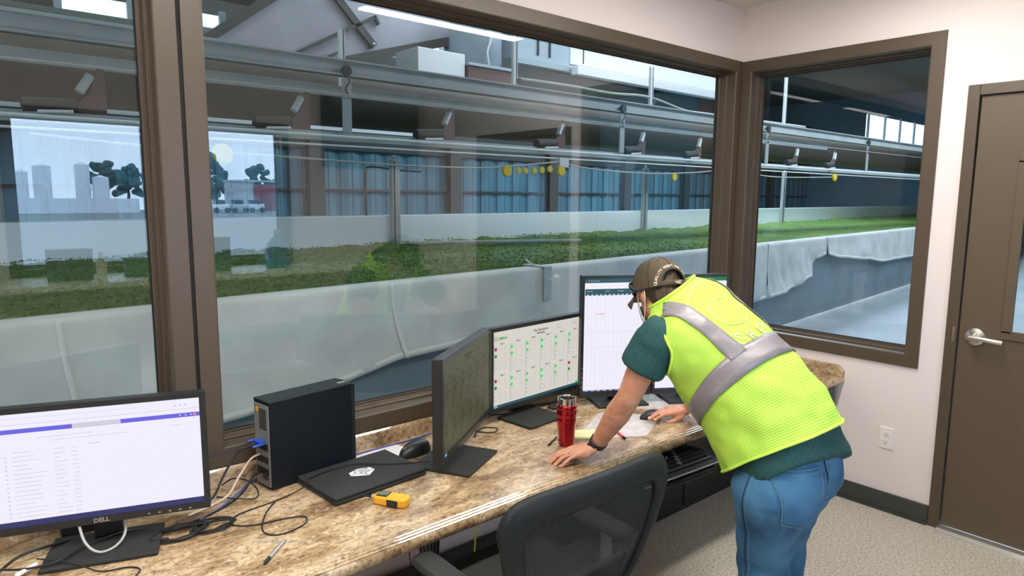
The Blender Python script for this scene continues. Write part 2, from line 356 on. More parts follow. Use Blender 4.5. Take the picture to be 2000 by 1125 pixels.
PROF = [(0, 0.0), (0, -.014), (.062, -.014), (.066, -.010), (.066, .045), (.076, .045), (.076, .088), (.088, .088), (.088, .112), (.0, .112)]
def frame(name, to, u0_, u1_, z0, z1):
    m = MB(); n = len(PROF); vs = []
    for ins, d in PROF:
        for u, z in ((u0_+ins, z0+ins), (u1_-ins, z0+ins), (u1_-ins, z1-ins), (u0_+ins, z1-ins)): vs.append(to(u, d, z))
    fs = [(i*4+k, i*4+(k+1) % 4, (i+1)*4+(k+1) % 4, (i+1)*4+k) for i in range(n-1) for k in range(4)]
    m.add(vs, fs); return m.build(name, 'frame', bevel=.0015, seg=1)
def pane(name, to, u0_, u1_, z0, z1, d, m, parent):
    a = to(u0_, d, z0); b = to(u1_, d+.006, z1)
    mb = MB(); lo = [min(a[i], b[i]) for i in range(3)]; hi = [max(a[i], b[i]) for i in range(3)]
    return mb.box(lo, hi).build(name, m, parent)
toA = lambda u, d, z: V((u, d, z)); toB = lambda u, d, z: V((d, u, z)); toC = lambda u, d, z: V((u, YB-d, z))
for i, (to, u_0, u_1, z0, z1, gm) in enumerate([(toA, -3.136, -.001, .742, 2.457, 'glassA'), (toA, -6.05, -3.148, .742, 2.457, 'glassA'), (toB, -1.092, -.016, .797, 2.452, 'glassB')]):
    f = struct(frame('window_%d' % (i+1), to, u_0, u_1, z0, z1))
    pane('glass', to, u_0+.08, u_1-.08, z0+.08, z1-.08, .10, gm, f)
    gk = MB()   # dark glazing gasket
    for (a0, a1, b0, b1) in ((u_0+.086, u_1-.086, z0+.086, z0+.092), (u_0+.086, u_1-.086, z1-.092, z1-.086), (u_0+.086, u_0+.092, z0+.086, z1-.086), (u_1-.092, u_1-.086, z0+.086, z1-.086)):
        p, q = to(a0, .090, b0), to(a1, .099, b1); gk.box([min(p[k], q[k]) for k in range(3)], [max(p[k], q[k]) for k in range(3)])
    gk.build('gasket', 'gap', f)
struct(MB().box((-3.147, -.008, .742), (-3.137, .06, 2.457)).build('trim_3', 'gap'))
f = struct(frame('window_4', toC, WX0-.01, WX1+.01, WZ0-.01, WZ1+.01)); pane('glass', toC, WX0, WX1, WZ0, WZ1, .10, 'glassA', f)
# door
dj = MB()
for (y0, y1, z0, z1) in ((-1.252, -1.202, 0, 2.182), (-2.36, -2.31, 0, 2.182), (-2.31, -1.252, 2.132, 2.182)): dj.box((-.018, y0, z0), (.10, y1, z1))
struct(dj.build('trim_4', 'frame', bevel=.003))
d = MB()   # leaf with cut-out for its vision panel
y0, y1, z0, z1 = -2.306, -1.257, .022, 2.128; a0, a1, b0, b1 = -2.17, -1.455, 1.035, 1.83
for p, q in (((.0, y0, z0), (.045, y1, b0)), ((.0, y0, b1), (.045, y1, z1)), ((.0, a1, b0), (.045, y1, b1)), ((.0, y0, b0), (.045, a0, b1))): d.box(p, q)
door = struct(d.build('door_1', 'door'))
fr = MB()
for p, q in (((-.010, a0-.03, b0-.03), (.004, a1+.03, b0+.012)), ((-.010, a0-.03, b1-.012), (.004, a1+.03, b1+.03)), ((-.010, a1-.012, b0), (.004, a1+.03, b1)), ((-.010, a0-.03, b0), (.004, a0+.012, b1))): fr.box(p, q)
fr.build('window_frame', 'door', door, bevel=.003)
MB().box((.018, a0, b0), (.024, a1, b1)).build('glass', 'glassB', door)
hz, hy = 1.00, -1.325
h = MB().lathe((0.001, hy, hz), [(.044, 0), (.044, -.004), (.041, -.010), (.030, -.013), (.017, -.015), (.014, -.05), (.014, -.055)], 32, (1, 0, 0))
h.tube(smoothpts([(-.048, hy+.014, hz), (-.050, hy-.03, hz), (-.050, hy-.075, hz-.003), (-.044, hy-.118, hz-.006)]), [.0125]*25, 12, flat=1.0)
h.build('door_handle', 'chrome', door, smooth=True)
MB().box((-.022, -1.243, .965), (-.017, -1.233, 1.04)).build('strike_plate', 'chrome', door)
th = MB(); th.box((-.075, -2.31, 0), (.10, -1.25, .006)); th.box((-.045, -2.31, .006), (.0, -1.25, .018)); th.box((-.072, -2.31, .006), (-.064, -1.25, .010))
for y in (-1.29, -1.5, -1.75, -2.0): th.lathe((-.022, y, .018), [(.004, 0), (.004, .002)], 8)
struct(th.build('trim_5', 'alu', bevel=.0015))
# outlet
ou = empty('power_outlet', 'white duplex power outlet on the wall beside the door', 'outlet', (0, -.973, .395))
MB().box((-.006, -.036, -.058), (0, .036, .058)).build('cover_plate', 'plate', ou, bevel=.003)
for dz in (-.021, .021):
    s = MB().lathe((-.006, 0, dz), [(.0165, 0), (.0165, -.0025), (.015, -.003)], 20, (1, 0, 0)).build('socket', 'plate', ou, smooth=True)
    hl = MB()
    for yy, zz, wy, wz in ((-.006, .004, .0011, .0045), (.006, .004, .0011, .0038), (0, -.007, .0024, .0022)): hl.box((-.0096, yy-wy, dz+zz-wz), (-.0088, yy+wy, dz+zz+wz))
    hl.build('slot', 'gap', s)
# ceiling lights
def clight():
    t = empty('ceiling_light', '', 'light', group='linear ceiling lights')
    MB().box((-.62, -.095, -.028), (.62, .095, 0)).build('housing', 'plate', t, bevel=.004)
    MB().box((-.60, -.078, -.034), (.60, .078, -.028)).build('diffuser', 'lampglow', t)
    return t
L0 = clight(); spots = [(-1.16, -1.15), (-3.1, -1.15), (-5.05, -1.15)]
names = ['linear ceiling light reflected along the top of the big window', 'linear ceiling light above the left monitor side of the counter', 'linear ceiling light at the left end of the room near the windows', 'linear ceiling light by the door, back row', 'linear ceiling light behind the viewer, back row', 'linear ceiling light in the back left corner, back row']
for i, (x, y) in enumerate(spots):
    o = L0 if i == 0 else dup(L0, (x, y, H)); o.location = (x, y, H-.001); o['label'] = names[i]

# ================================================================== HALL OUTSIDE THE WINDOWS
struct(MB().box((-14, .12, -.12), (42, 17.5, -.02)).build('floor_hall', 'concrete'))
struct(MB().box((.12, -6, -.12), (42, .12, -.02)).build('floor_hall_side', 'concrete'))
ky = lambda x: 1.548+.0965*x       # near basin wall line
fy = lambda x: 5.53+.105*x         # far basin wall line
def slabline(fn, x0, x1, z0, z1, t, name, m, n=1, **k):
    b = MB()
    a0, a1 = V((x0, fn(x0), 0)), V((x1, fn(x1), 0)); nv = V((-(a1-a0).y, (a1-a0).x, 0)).normalized()
    vs = [p+nv*o_+V((0, 0, z)) for z in (z0, z1) for p, o_ in ((a0, 0), (a1, 0), (a1, t), (a0, t))]
    return b.add(vs, [(3,2,1,0),(4,5,6,7),(0,1,5,4),(1,2,6,5),(2,3,7,6),(3,0,4,7)]).build(name, m, **k)
bn = slabline(ky, -9, 36, -.02, 1.075, .10, 'basin_wall', 'steelwall'); struct(bn)
struct(slabline(lambda x: ky(x)-.02, -9, 36, 1.075, 1.10, .16, 'basin_wall_cap', 'liner', bevel=.008))
struct(slabline(lambda x: ky(x)-.06, -9, 36, -.02, .012, .07, 'basin_wall_kerb', 'liner'))
struct(slabline(fy, -9, 36, .9, 1.385, .16, 'basin_wall_far', 'whiteliner'))
struct(slabline(lambda x: fy(x)+.16, -9, 36, 1.30, 1.36, 1.1, 'basin_walkway', 'ledge'))
for x, d_ in ((.95, .10), (7.0, .10), (13.85, .10), (-5.2, .10)):   # posts standing at the far basin wall
    y = fy(x)-.04; t = empty('basin_post', {.95: 'pale steel post at the far basin wall, left of centre', 7.0: 'pale steel post at the far basin wall, left of the corner', 13.85: 'pale steel post at the far basin wall seen through the side window', -5.2: 'pale steel post at the far left of the basin'}[x], 'post', (x, y, 0))
    MB().box((-.06, -.04, .95), (.06, .04, 2.10+.018*x)).build('post', 'galv', t, bevel=.004)
    MB().box((-.035, -.045, .95), (-.020, -.0405, 2.08+.018*x)).build('flange', 'darksteel', t)
    MB().lathe((0, 0, 2.10+.018*x), [(.03, 0), (.03, .05), (.012, .055)], 12).build('cap', 'galv', t, smooth=True)
# duckweed bed
b = MB(); nx, ny = 520, 60; vs = []
for j in range(ny+1):
    for i in range(nx+1):
        x = -6.5+36*(i/nx)**1.55; f_ = j/ny; y0_, y1_ = ky(x)+.10, fy(x)+.02; y = y0_+(y1_-y0_)*f_
        p = V((x, y, 0)); h_ = .035*noise.noise(p*1.7)+.022*noise.noise(p*6)+.016*noise.noise(p*17)
        lump = .055*max(0, (f_-.86)/.14)*(.5+abs(noise.noise(V((x*2.1, 3, 0))))*1.5)
        vs.append(V((x, y, .985+h_+lump-.02*(f_ < .03))))
b.add(vs, [(j*(nx+1)+i, j*(nx+1)+i+1, (j+1)*(nx+1)+i+1, (j+1)*(nx+1)+i) for j in range(ny) for i in range(nx)])
dk = b.build('duckweed', 'duckweed', smooth=True, auto=False); tag(dk, 'thick bed of green floating plants filling the basin beyond the windows', 'plants', kind='stuff')
# tufts near the windows give the bed its grain
rnd = random.Random(11); b = MB(); vs = []; fs = []
for k in range(15000):
    u = rnd.random()**1.6; x = -4.6+9.5*u; f_ = rnd.random(); y = ky(x)+.12+(fy(x)-ky(x)-.14)*f_**1.2
    p = V((x, y, 0)); h_ = .035*noise.noise(p*1.7)+.022*noise.noise(p*6); s_ = rnd.uniform(.008, .018); a = rnd.uniform(0, 6.28)
    c_ = V((x, y, .987+h_+(.055*max(0, (f_-.86)/.14)))); d1 = V((math.cos(a), math.sin(a), 0))*s_; d2 = V((-math.sin(a), math.cos(a), 0))*s_*.7; up_ = V((rnd.uniform(-.3, .3), rnd.uniform(-.3, .3), 1))*s_*rnd.uniform(.6, 1.5)
    n0 = len(vs); vs += [c_-d1, c_+d1, c_+d2, c_-d2, c_+up_]; fs += [(n0, n0+2, n0+4), (n0+2, n0+1, n0+4), (n0+1, n0+3, n0+4), (n0+3, n0, n0+4)]
b.add(vs, fs); tag(b.build('duckweed_tufts', 'duckweed'), 'small leafy tufts standing up from the green floating bed', 'plants', kind='stuff')
# grey pipes floating on the bed
for (x0, x1, f0, f1, l) in ((1.0, 3.4, .93, .66, 'pale grey strip lying on the green bed below the left post'),):
    p, q = V((x0, ky(x0)+(fy(x0)-ky(x0))*f0, 1.04)), V((x1, ky(x1)+(fy(x1)-ky(x1))*f1, 1.03)); tag(MB().bar(p, q, .09, .03).build('floating_strip', 'galv', bevel=.004), l, 'strip')
# liner cloths hanging over the near wall
def cloth(name, label, x0, x1, hem, seams, n=150, rows=26, amp=.018, seed=0):
    def hz(x):
        for (xa, za), (xb, zb) in zip(hem[:-1], hem[1:]):
            if xa <= x <= xb: t = (x-xa)/(xb-xa); t = t*t*(3-2*t)*.5+t*.5; return za+(zb-za)*t
        return hem[-1][1]
    def P(i, j):
        x = x0+(x1-x0)*i/n; f_ = j/rows
        if f_ < .12: zz = 1.106; off = -.11+.15*(f_/.12)   # over the top
        else: g_ = (f_-.12)/.88; zz = 1.106+(hz(x)-1.106)*g_; off = .045+.012*g_
        w_ = amp*g_*(noise.noise(V((x*2.3+seed, zz*3.1, seed)))*1.3+.7*noise.noise(V((x*6+zz*2.5, zz*4, seed)))) if f_ >= .12 else 0
        return V((x, ky(x)-off-w_-.002, zz))
    b = MB(); vs = [P(i, j) for j in range(rows+1) for i in range(n+1)]
    b.add(vs, [(j*(n+1)+i, j*(n+1)+i+1, (j+1)*(n+1)+i+1, (j+1)*(n+1)+i) for j in range(rows) for i in range(n)])
    o = b.build(name, 'liner', smooth=True, auto=False); tag(o, label, 'liner'); md = o.modifiers.new('s', 'SOLIDIFY'); md.thickness = .004; md.offset = 1
    h_ = MB(); vs = []
    for i in range(n+1):
        p = P(i, rows); vs += [p+V((0, -.004, -.012)), p+V((0, -.006, .032))]
    h_.add(vs, [(2*i, 2*i+2, 2*i+3, 2*i+1) for i in range(n)]); hh = h_.build('hem', 'linerhem', o, smooth=True, auto=False); md = hh.modifiers.new('s', 'SOLIDIFY'); md.thickness = .005; md.offset = 1
    for sx in seams:
        i = int((sx-x0)/(x1-x0)*n); vs = []
        for j in range(3, rows+1): p = P(i, j); q = P(i+1, j); d = V((.028+.0*j, .003, 0)); vs += [p+V((.10*(j/rows)**2, -.007, 0)), p+V((.10*(j/rows)**2, -.007, 0))+d]
        m_ = MB(); m_.add(vs, [(2*k, 2*k+1, 2*k+3, 2*k+2) for k in range(len(vs)//2-1)]); ss = m_.build('seam', 'linerhem', o, smooth=True, auto=False); md = ss.modifiers.new('s', 'SOLIDIFY'); md.thickness = .004; md.offset = 1
cloth('basin_liner', 'pale cloth liner hanging over the near basin wall behind the monitors', -6.5, 3.88, [(-6.5, .50), (-3.3, .46), (-2.6, .50), (-1.98, .56), (-1.56, .64), (-1.0, .655), (0.2, .60), (1.4, .50), (2.6, .42), (3.6, .44), (3.95, .45)], (-3.37, -1.60, 3.0), 220, seed=1.3)
cloth('basin_liner', 'bunched end of the pale liner seen at the left of the side window', 3.90, 5.85, [(3.9, .44), (4.4, .48), (4.9, .53), (5.35, .60), (5.5, .84), (5.9, .88)], (), 90, amp=.05, seed=4.1)
cloth('basin_liner', 'pale liner with wavy hem farther along the basin in the side window', 5.87, 20, [(5.85, .88), (6.4, .80), (7.65, .70), (8.6, .60), (10.6, .58), (14, .62), (20, .6)], (), 160, amp=.03, seed=8.2)
cp = empty('clamp', 'grey metal clamp hooked over the basin wall behind the dotted-screen monitor', 'clamp', (-.19, ky(-.19), 0), .09)
MB().box((-.04, -.085, .86), (.04, -.072, 1.115)).build('face_plate', 'galv', cp, bevel=.002)
MB().box((-.04, -.085, 1.113), (.04, .16, 1.122)).build('top_plate', 'galv', cp, bevel=.002)
MB().tube(smoothpts([(-.10, -.05, 1.125), (-.14, .0, 1.16), (-.10, .06, 1.17), (-.04, .05, 1.13)]), .005, 8).build('rope', 'cableg', cp, smooth=True)
# back wall of blue siding, dark columns, girts
sy = lambda x: 11.2+.10*x
b = MB(); nx = 330; vs = []; x0_, dx_ = -9, 45/330*1.0
for i in range(nx+1):
    x = x0_+i*.15; k = i % 4; o_ = (0, 0, .05, .05)[k]
    for z_ in (0, 2.62): vs.append(V((x, sy(x)-o_, z_)))
b.add(vs, [(2*i, 2*i+2, 2*i+3, 2*i+1) for i in range(nx)]); sd = struct(b.build('wall_hall_back', 'siding')); md = sd.modifiers.new('s', 'SOLIDIFY'); md.thickness = .02
rb = MB()
for i in range(150): x = -8.9+i*.30; rb.box((x-.008, sy(x)-.075, 0), (x+.008, sy(x)-.05, 2.6))
struct(rb.build('trim_6', 'rib'))
for z_, h_ in ((1.735, .05), (2.62, .10)): struct(slabline(lambda x: sy(x)-.14, -9, 40, z_, z_+h_, .06, 'trim_7', 'darksteel'))
cx_ = [-5.4, -1.5, 2.42, 6.25, 10.0, 13.75, 17.6, 21.4, 25.2]
for i, x in enumerate(cx_):
    nm = ['at the far left behind the bright reflection', 'behind the left window post', 'left of the pale post in the big window', 'right of the pale post in the big window', 'behind the yellow cups near the reflected strip', 'just left of the corner', 'first from the left in the side window', 'second from the left in the side window', 'third from the left in the side window'][i]
    t = empty('steel_column', 'dark steel column against the blue siding, '+nm, 'column', (x, sy(x)-.30, 0)); w_ = .17
    MB().box((-w_, -.02, 0), (w_, 0, 3.4)).build('flange', 'darksteel', t); MB().box((-.012, 0, 0), (.012, .14, 3.4)).build('web', 'darksteel', t); MB().box((-w_, .13, 0), (w_, .15, 3.4)).build('flange', 'darksteel', t)
struct(slabline(lambda x: sy(x)-.1, -9, 40, 2.7, 5.2, .1, 'wall_hall_back_upper', 'darksteel'))
# roof and skylights
rf = MB(); rf.box((-14, .13, 6.4), (42, 17.5, 6.5)); struct(rf.build('ceiling_hall', 'hallroof'))
for k in range(14):
    x = -7+k*2.6; y = 4.6+.1*x
    if k in (9,): continue
for x0_, x1_, y0_, z0_, z1_, l in ((-2.45, -1.70, 7.3, 3.74, 3.95, 'bright roof window at the top left of the left pane'), (-1.0, -.62, 7.3, 3.80, 3.98, 'bright roof window beside the left window post'), (1.55, 4.2, 9.2, 4.30, 5.3, 'bright roof window above the white boxes'), (22.7, 28.7, 8.5, 3.75, 4.75, 'hazy bright roof window at the upper right of the side window')):
    t = empty('roof_window', l, 'window', (0, 0, 0)); MB().box((x0_, y0_, z0_), (x1_, y0_+.05, z1_)).build('glazing', 'roofglow', t)
    m_ = MB(); nn = max(1, int((x1_-x0_)/1.3))
    for q in range(nn+1): xx = x0_+(x1_-x0_)*q/nn; m_.box((xx-.04, y0_-.06, z0_-.05), (xx+.04, y0_-.005, z1_+.05))
    m_.box((x0_, y0_-.06, z0_-.08), (x1_, y0_-.005, z0_)); m_.build('glazing_bars', 'ductgrey', t)
# far pale purlins under the roof
for k, (z_, y_) in enumerate(((2.885, 10.0), (2.99, 10.0))):
    tag(MB().box((-9, y_, z_), (4.3, y_+.06, z_+.07)).build('roof_purlin', 'duct'), ('lower' if k == 0 else 'upper')+' of the two pale rails far behind the dark drum', 'rail', )
# gable sheet with rafters and braces
gb = empty('gable_wall', 'mauve-grey sheet wall with dark braces high in the big window', 'wall panel', (0, 7.0, 0))
b = MB(); ou_ = [(-1.0, 3.40), (-.83, 3.62), (.02, 4.30), (.55, 4.9), (4.4, 4.9), (4.25, 4.55), (3.45, 4.40), (.95, 3.56), (.8, 3.40)]
n = len(ou_); b.add([V((x, y, z_)) for y in (0, .04) for x, z_ in ou_], [tuple(range(n)), tuple(range(n, 2*n))[::-1]]+[(k, (k+1) % n, n+(k+1) % n, n+k) for k in range(n)]); b.build('sheet', 'gable', gb)
for (a_, c_, w_) in (((-1.15, 3.42), (.15, 4.42), .12), ((.6, 3.46), (4.5, 4.62), .13), ((.80, 4.50), (1.45, 3.84), .10), ((.1, 3.50), (1.47, 4.26), .05), ((1.46, 4.28), (1.53, 4.16), .04), ((.57, 3.52), (.86, 3.67), .04)):
    MB().bar((a_[0], -.05, a_[1]), (c_[0], -.05, c_[1]), w_, .06, (0, 1, 0)).build('brace', 'darksteel', gb)
MB().lathe((1.42, -.09, 3.87), [(.018, 0), (.018, -.02)], 10, (0, 1, 0)).build('bolt', 'galv', gb)
# left upper roof sheeting behind the beam
tag(MB().box((-9, 7.1, 3.05), (-.9, 7.2, 3.72)).build('roof_sheet', 'hallroof'), 'dull green sheet wall high behind the left pane', 'sheet')
tag(MB().box((-9, 5.6, 3.25), (-.9, 5.7, 3.33)).build('roof_rail', 'ductgrey'), 'grey rail across the top of the left pane', 'rail')
# main monorail beam, its drum and the lower rails
def iline(name, label, y, z0, z1, x0, x1, t, m, cat, flange=.0):
    o = empty(name, label, cat, (0, y, 0)); MB().box((x0, -t/2, z0), (x1, t/2, z1)).build('web', m, o, bevel=.004)
    if flange: 
        MB().box((x0, -flange, z1-.014), (x1, flange, z1)).build('flange', m, o); MB().box((x0, -flange, z0), (x1, flange, z0+.014)).build('flange', m, o)
    return o
iline('overhead_beam', 'long pale overhead beam crossing the windows above the hanging brackets', 3.5, 2.715, 2.855, -9, 20, .05, 'beamgrey', 'beam', .07)
iline('overhead_beam', 'thin grey overhead rail just below the long pale beam', 3.62, 2.55, 2.645, -9, 9, .05, 'beamgrey', 'beam')
dr = empty('curtain_drum', 'long dark drum hanging between the overhead beam and the lower rails', 'drum', (0, 5.0, 2.72))
MB().tube([(-9, 0, 0), (20, 0, 0)], .30, 32).build('roller', 'darkbrown', dr, smooth=True)
for x in (-9, 20): MB().tube([(x-.02, 0, 0), (x+.02, 0, 0)], .32, 24).build('end_disc', 'darksteel', dr, smooth=True)
iline('guide_rail', 'pale double guide rail carrying the lamp brackets', 3.5, 2.135, 2.215, -9, 20, .04, 'beamgrey', 'rail')
tag(MB().tube([(-9, 3.42, 2.165), (20, 3.42, 2.19)], .016, 10).build('guide_tube', 'duct', smooth=True), 'shiny tube running in front of the guide rail', 'tube')
tag(MB().tube([(-9, 3.40, 2.085), (20, 3.40, 2.10)], .009, 8).build('guide_tube', 'duct', smooth=True), 'thin tube running just under the guide rail', 'tube')
tag(MB().tube([(-9, 3.40, 2.52), (20, 3.40, 2.60)], .006, 6).build('tension_wire', 'cableg', smooth=True), 'thin wire stretched below the long pale beam', 'wire')
hg = None
for x, l in ((-.82, 'hanging strap from the beam left of centre in the big window'), (2.98, 'hanging strap from the beam near the corner of the big window'), (6.55, 'hanging strap from the beam at the left of the side window'), (10.4, 'hanging strap from the beam at the middle of the side window'), (-4.6, 'hanging strap from the beam beyond the left pane')):
    if hg is None:
        hg = empty('hanger_strap', l, 'hanger', (x, 3.44, 0), group='hanger straps under the overhead beam')
        MB().box((-.045, -.008, 2.215), (.045, .008, 2.70)).build('strap', 'galv', hg, bevel=.003)
        MB().lathe((0, -.03, 2.755), [(.045, 0), (.05, .02), (.045, .04)], 20, (0, 1, 0)).build('trolley_wheel', 'darksteel', hg, smooth=True)
        MB().tube(smoothpts([(0, -.015, 2.72), (.02, -.03, 2.66), (-.015, -.02, 2.60), (.012, -.02, 2.54)]), .007, 6).build('chain', 'darksteel', hg, smooth=True)
    else: dup(hg, (x, 3.44, 0), label=l)
# lamp brackets on the rail
lb = None
for i, x in enumerate((-2.80, -1.22, .36, 1.98, 3.50, 4.80, 7.70, 9.15)):
    l = ['in the left pane', 'beside the left window post', 'left of centre in the big window', 'right of centre in the big window', 'second from the corner in the big window', 'next to the corner in the big window', 'left one in the side window', 'right one in the side window'][i]
    if lb is None:
        lb = empty('work_light', 'brown bracket and lamp on the rail, '+l, 'lamp', (x, 3.56, 2.22), group='lamp brackets along the guide rail')
        b = MB(); pr2 = [(.10, 0), (-.14, 0), (.0, .16), (.055, .33), (.10, .33)]; n = len(pr2)
        b.add([V((x_, y_, z_)) for y_ in (-.008, .008) for x_, z_ in pr2], [tuple(range(n)), tuple(range(n, 2*n))[::-1]]+[(k, (k+1) % n, n+(k+1) % n, n+k) for k in range(n)]); b.build('bracket', 'brick', lb)
        MB().tube([(.0, -.05, .27), (-.075, -.07, .15)], .032, 14).build('lamp_head', 'galv', lb, smooth=True)
        MB().tube([(-.10, -.05, .05), (-.42, -.07, .03)], .05, 16).build('roller_end', 'darksteel', lb, smooth=True)
        MB().tube([(-.13, -.12, -.0), (-.34, -.13, -.015)], .012, 8).build('tube_lamp', 'duct', lb, smooth=True)
    else: dup(lb, (x, 3.56, 2.22), label='brown bracket and lamp on the rail, '+l)
# festoon cable with yellow cups
for pts, l in (([(-3.2, 3.38, 2.05), (-2.4, 3.38, 2.0), (-1.41, 3.38, 1.97), (-.42, 3.38, 1.94), (.3, 3.38, 1.94), (.76, 3.38, 1.95), (1.5, 3.38, 2.02), (1.88, 3.38, 2.06)], 'drooping cable left of the yellow cups'), ([(1.92, 3.38, 2.04), (2.34, 3.38, 1.99), (3.42, 3.38, 1.965), (4.4, 3.38, 2.0), (5.4, 3.38, 2.06), (6.8, 3.38, 2.0), (9, 3.38, 2.05)], 'drooping cable right of the yellow cups')):
    tag(MB().tube(smoothpts(pts), .010, 6).build('festoon_cable', 'cableg', smooth=True), l, 'cable')
yc = None
for i, (x, z_, s_) in enumerate(((1.01, 1.925, 1.5), (1.18, 1.935, .85), (1.28, 1.935, .85), (1.41, 1.94, .9), (1.53, 1.95, .9), (1.65, 1.965, .95), (1.83, 1.95, 1.45), (-1.95, 1.97, 1.9), (4.0, 1.93, 1.3), (8.85, 2.04, 1.6))):
    l = 'yellow cable cup on the rail, '+['large one at the left end of the row', 'first small one of the row', 'second small one of the row', 'middle small one of the row', 'fourth small one of the row', 'last small one of the row', 'bright large one at the right end of the row', 'dim large one beside the left window post', 'dim one near the corner', 'small one in the side window'][i]
    if yc is None:
        yc = empty('cable_trolley', l, 'cable trolley', (x, 3.36, z_), group='yellow cable trolleys')
        MB().lathe((0, 0, 0), [(.0001, -.010), (.030, -.010), (.034, 0), (.030, .010), (.012, .012), (.0001, .004)], 20, (0, 1, 0)).build('cup', 'hallyel', yc, smooth=True)
        MB().bar((0, 0, .02), (0, 0, .07), .012, .006).build('hook', 'darksteel', yc)
        yc.scale = (s_*1.25,)*3
    else: o = dup(yc, (x, 3.36, z_), label=l); o.scale = (s_*1.25,)*3
tb_ = empty('trolley_box', 'white metal box on the rail above the bright yellow cup', 'box', (1.90, 3.40, 2.06)); MB().box((-.09, -.04, -.07), (.06, .03, .04)).build('cover', 'duct', tb_, bevel=.005); MB().box((-.02, -.045, -.11), (.05, .0, -.07)).build('bracket', 'darksteel', tb_)
# overhead boxes, tank, duct
tag(MB().box((1.60, 6.0, 3.36), (2.42, 6.6, 3.72)).build('steel_box', 'duct', bevel=.01), 'pale steel box above the beam left of the grey cylinder', 'box')
tk = empty('steel_tank', 'grey cylinder hanging above the beam beside the post', 'tank', (2.92, 6.4, 0)); MB().lathe((0, 0, 0), [(.36, 3.635), (.41, 3.70), (.41, 4.6), (.36, 4.66)], 32).build('shell', 'ductgrey', tk, smooth=True)
MB().tube(smoothpts([(-.10, -.44, 4.2), (-.06, -.46, 4.0), (-.12, -.45, 3.8), (-.09, -.46, 3.6)]), .014, 6).build('rope', 'plate', tk, smooth=True)
tag(MB().box((2.44, 5.96, 3.30), (3.33, 6.8, 3.56)).build('crane_cabinet', 'brick', bevel=.01), 'reddish brown cabinet under the grey cylinder', 'cabinet')
tag(MB().box((2.44, 5.93, 3.565), (3.33, 6.8, 3.61)).build('cabinet_lid', 'ductgrey', bevel=.005), 'grey ledge on the reddish brown cabinet', 'ledge')
dc = empty('air_duct', 'long pale duct filling the top right of the big window', 'duct', (0, 6.0, 0))
MB().box((3.45, 0, 3.83), (4.6, .5, 4.6)).build('duct_box', 'ductgrey', dc, bevel=.01); MB().box((4.6, -.02, 3.86), (10.8, .5, 4.7)).build('duct_body', 'duct', dc, bevel=.01)
MB().box((4.55, -.25, 3.66), (9.6, -.10, 3.80)).build('lower_rail', 'duct', dc, bevel=.01); MB().box((3.4, -.06, 3.72), (4.7, .05, 3.83)).build('flange', 'ductgrey', dc, bevel=.005)
for x, w_ in ((3.86, .02), (4.12, .02), (4.9, .02)):
    MB().box((x, -.03, 3.90), (x+w_, -.001 if x < 4.6 else -.0205, 4.25)).build('seam', 'darksteel', dc)
for i, (x, y, z0_, z1_, l) in enumerate(((1.66, 4.0, 2.94, 3.9, 'pale vertical post standing on the beam in the middle of the big window'), (4.25, 4.0, 2.95, 3.50, 'pale vertical post standing on the beam near the corner'), (-.27, 4.6, 2.80, 3.4, 'short pale post behind the beam left of centre'), (8.1, 4.0, 2.98, 3.80, 'pale vertical post standing on the beam in the side window'))):
    t = empty('beam_post', l, 'post', (x, y, 0)); MB().box((-.035, -.02, z0_-.1), (.035, .02, z1_)).build('upright', 'duct', t, bevel=.003); MB().box((.012, -.025, z0_-.1), (.02, -.0205, z1_)).build('groove', 'darksteel', t)
    if i in (0, 1): MB().lathe((.06, -.02, z0_+.08), [(.04, 0), (.04, .03)], 14, (0, 1, 0)).build('pulley', 'darksteel', t, smooth=True)
tag(MB().tube(smoothpts([(1.7, 4.0, 3.05), (2.6, 4.0, 3.06), (3.4, 4.0, 3.05), (4.2, 4.0, 3.08), (5.0, 4.0, 2.98), (5.6, 4.0, 2.93)]), .016, 8).build('air_hose', 'cableg', smooth=True), 'pale hose lying over the top of the long beam', 'hose')
tag(MB().tube([(1.0, 4.05, 2.93), (9, 4.05, 3.0)], .02, 8).build('conduit', 'galv', smooth=True), 'pipe running along the top of the long beam', 'pipe')
tag(MB().tube(smoothpts([(.72, 5.95, 1.37), (.72, 5.95, 1.95), (.78, 5.95, 2.03), (.95, 5.95, 2.03), (1.3, 5.95, 2.00), (1.6, 5.95, 1.99)]), .014, 8).build('bent_pipe', 'darksteel', smooth=True), 'thin dark bent pipe left of the pale basin post', 'pipe')
struct(MB().box((-14, .13, H+.02), (.12, .20, 6.4)).build('wall_hall_office_side', 'beamgrey')); struct(MB().box((.12, -6, H+.02), (.19, .13, 6.4)).build('wall_hall_office_end', 'beamgrey'))
struct(MB().box((.12, -6.1, 6.4), (30, .13, 6.5)).build('ceiling_hall_side', 'hallroof')); struct(MB().box((30, -6, 0), (30.1, .2, 6.4)).build('wall_hall_right_side', 'siding')); struct(MB().box((-14, 17, 0), (42, 17.1, 6.4)).build('wall_hall_far', 'siding'))
struct(MB().box((30, .2, 0), (30.1, 17, 6.4)).build('wall_hall_right', 'siding')); struct(MB().box((-14, .2, 0), (-13.9, 17, 6.4)).build('wall_hall_left', 'siding'))
struct(MB().box((.12, -6.1, 0), (30, -6, 6.4)).build('wall_hall_near', 'siding'))
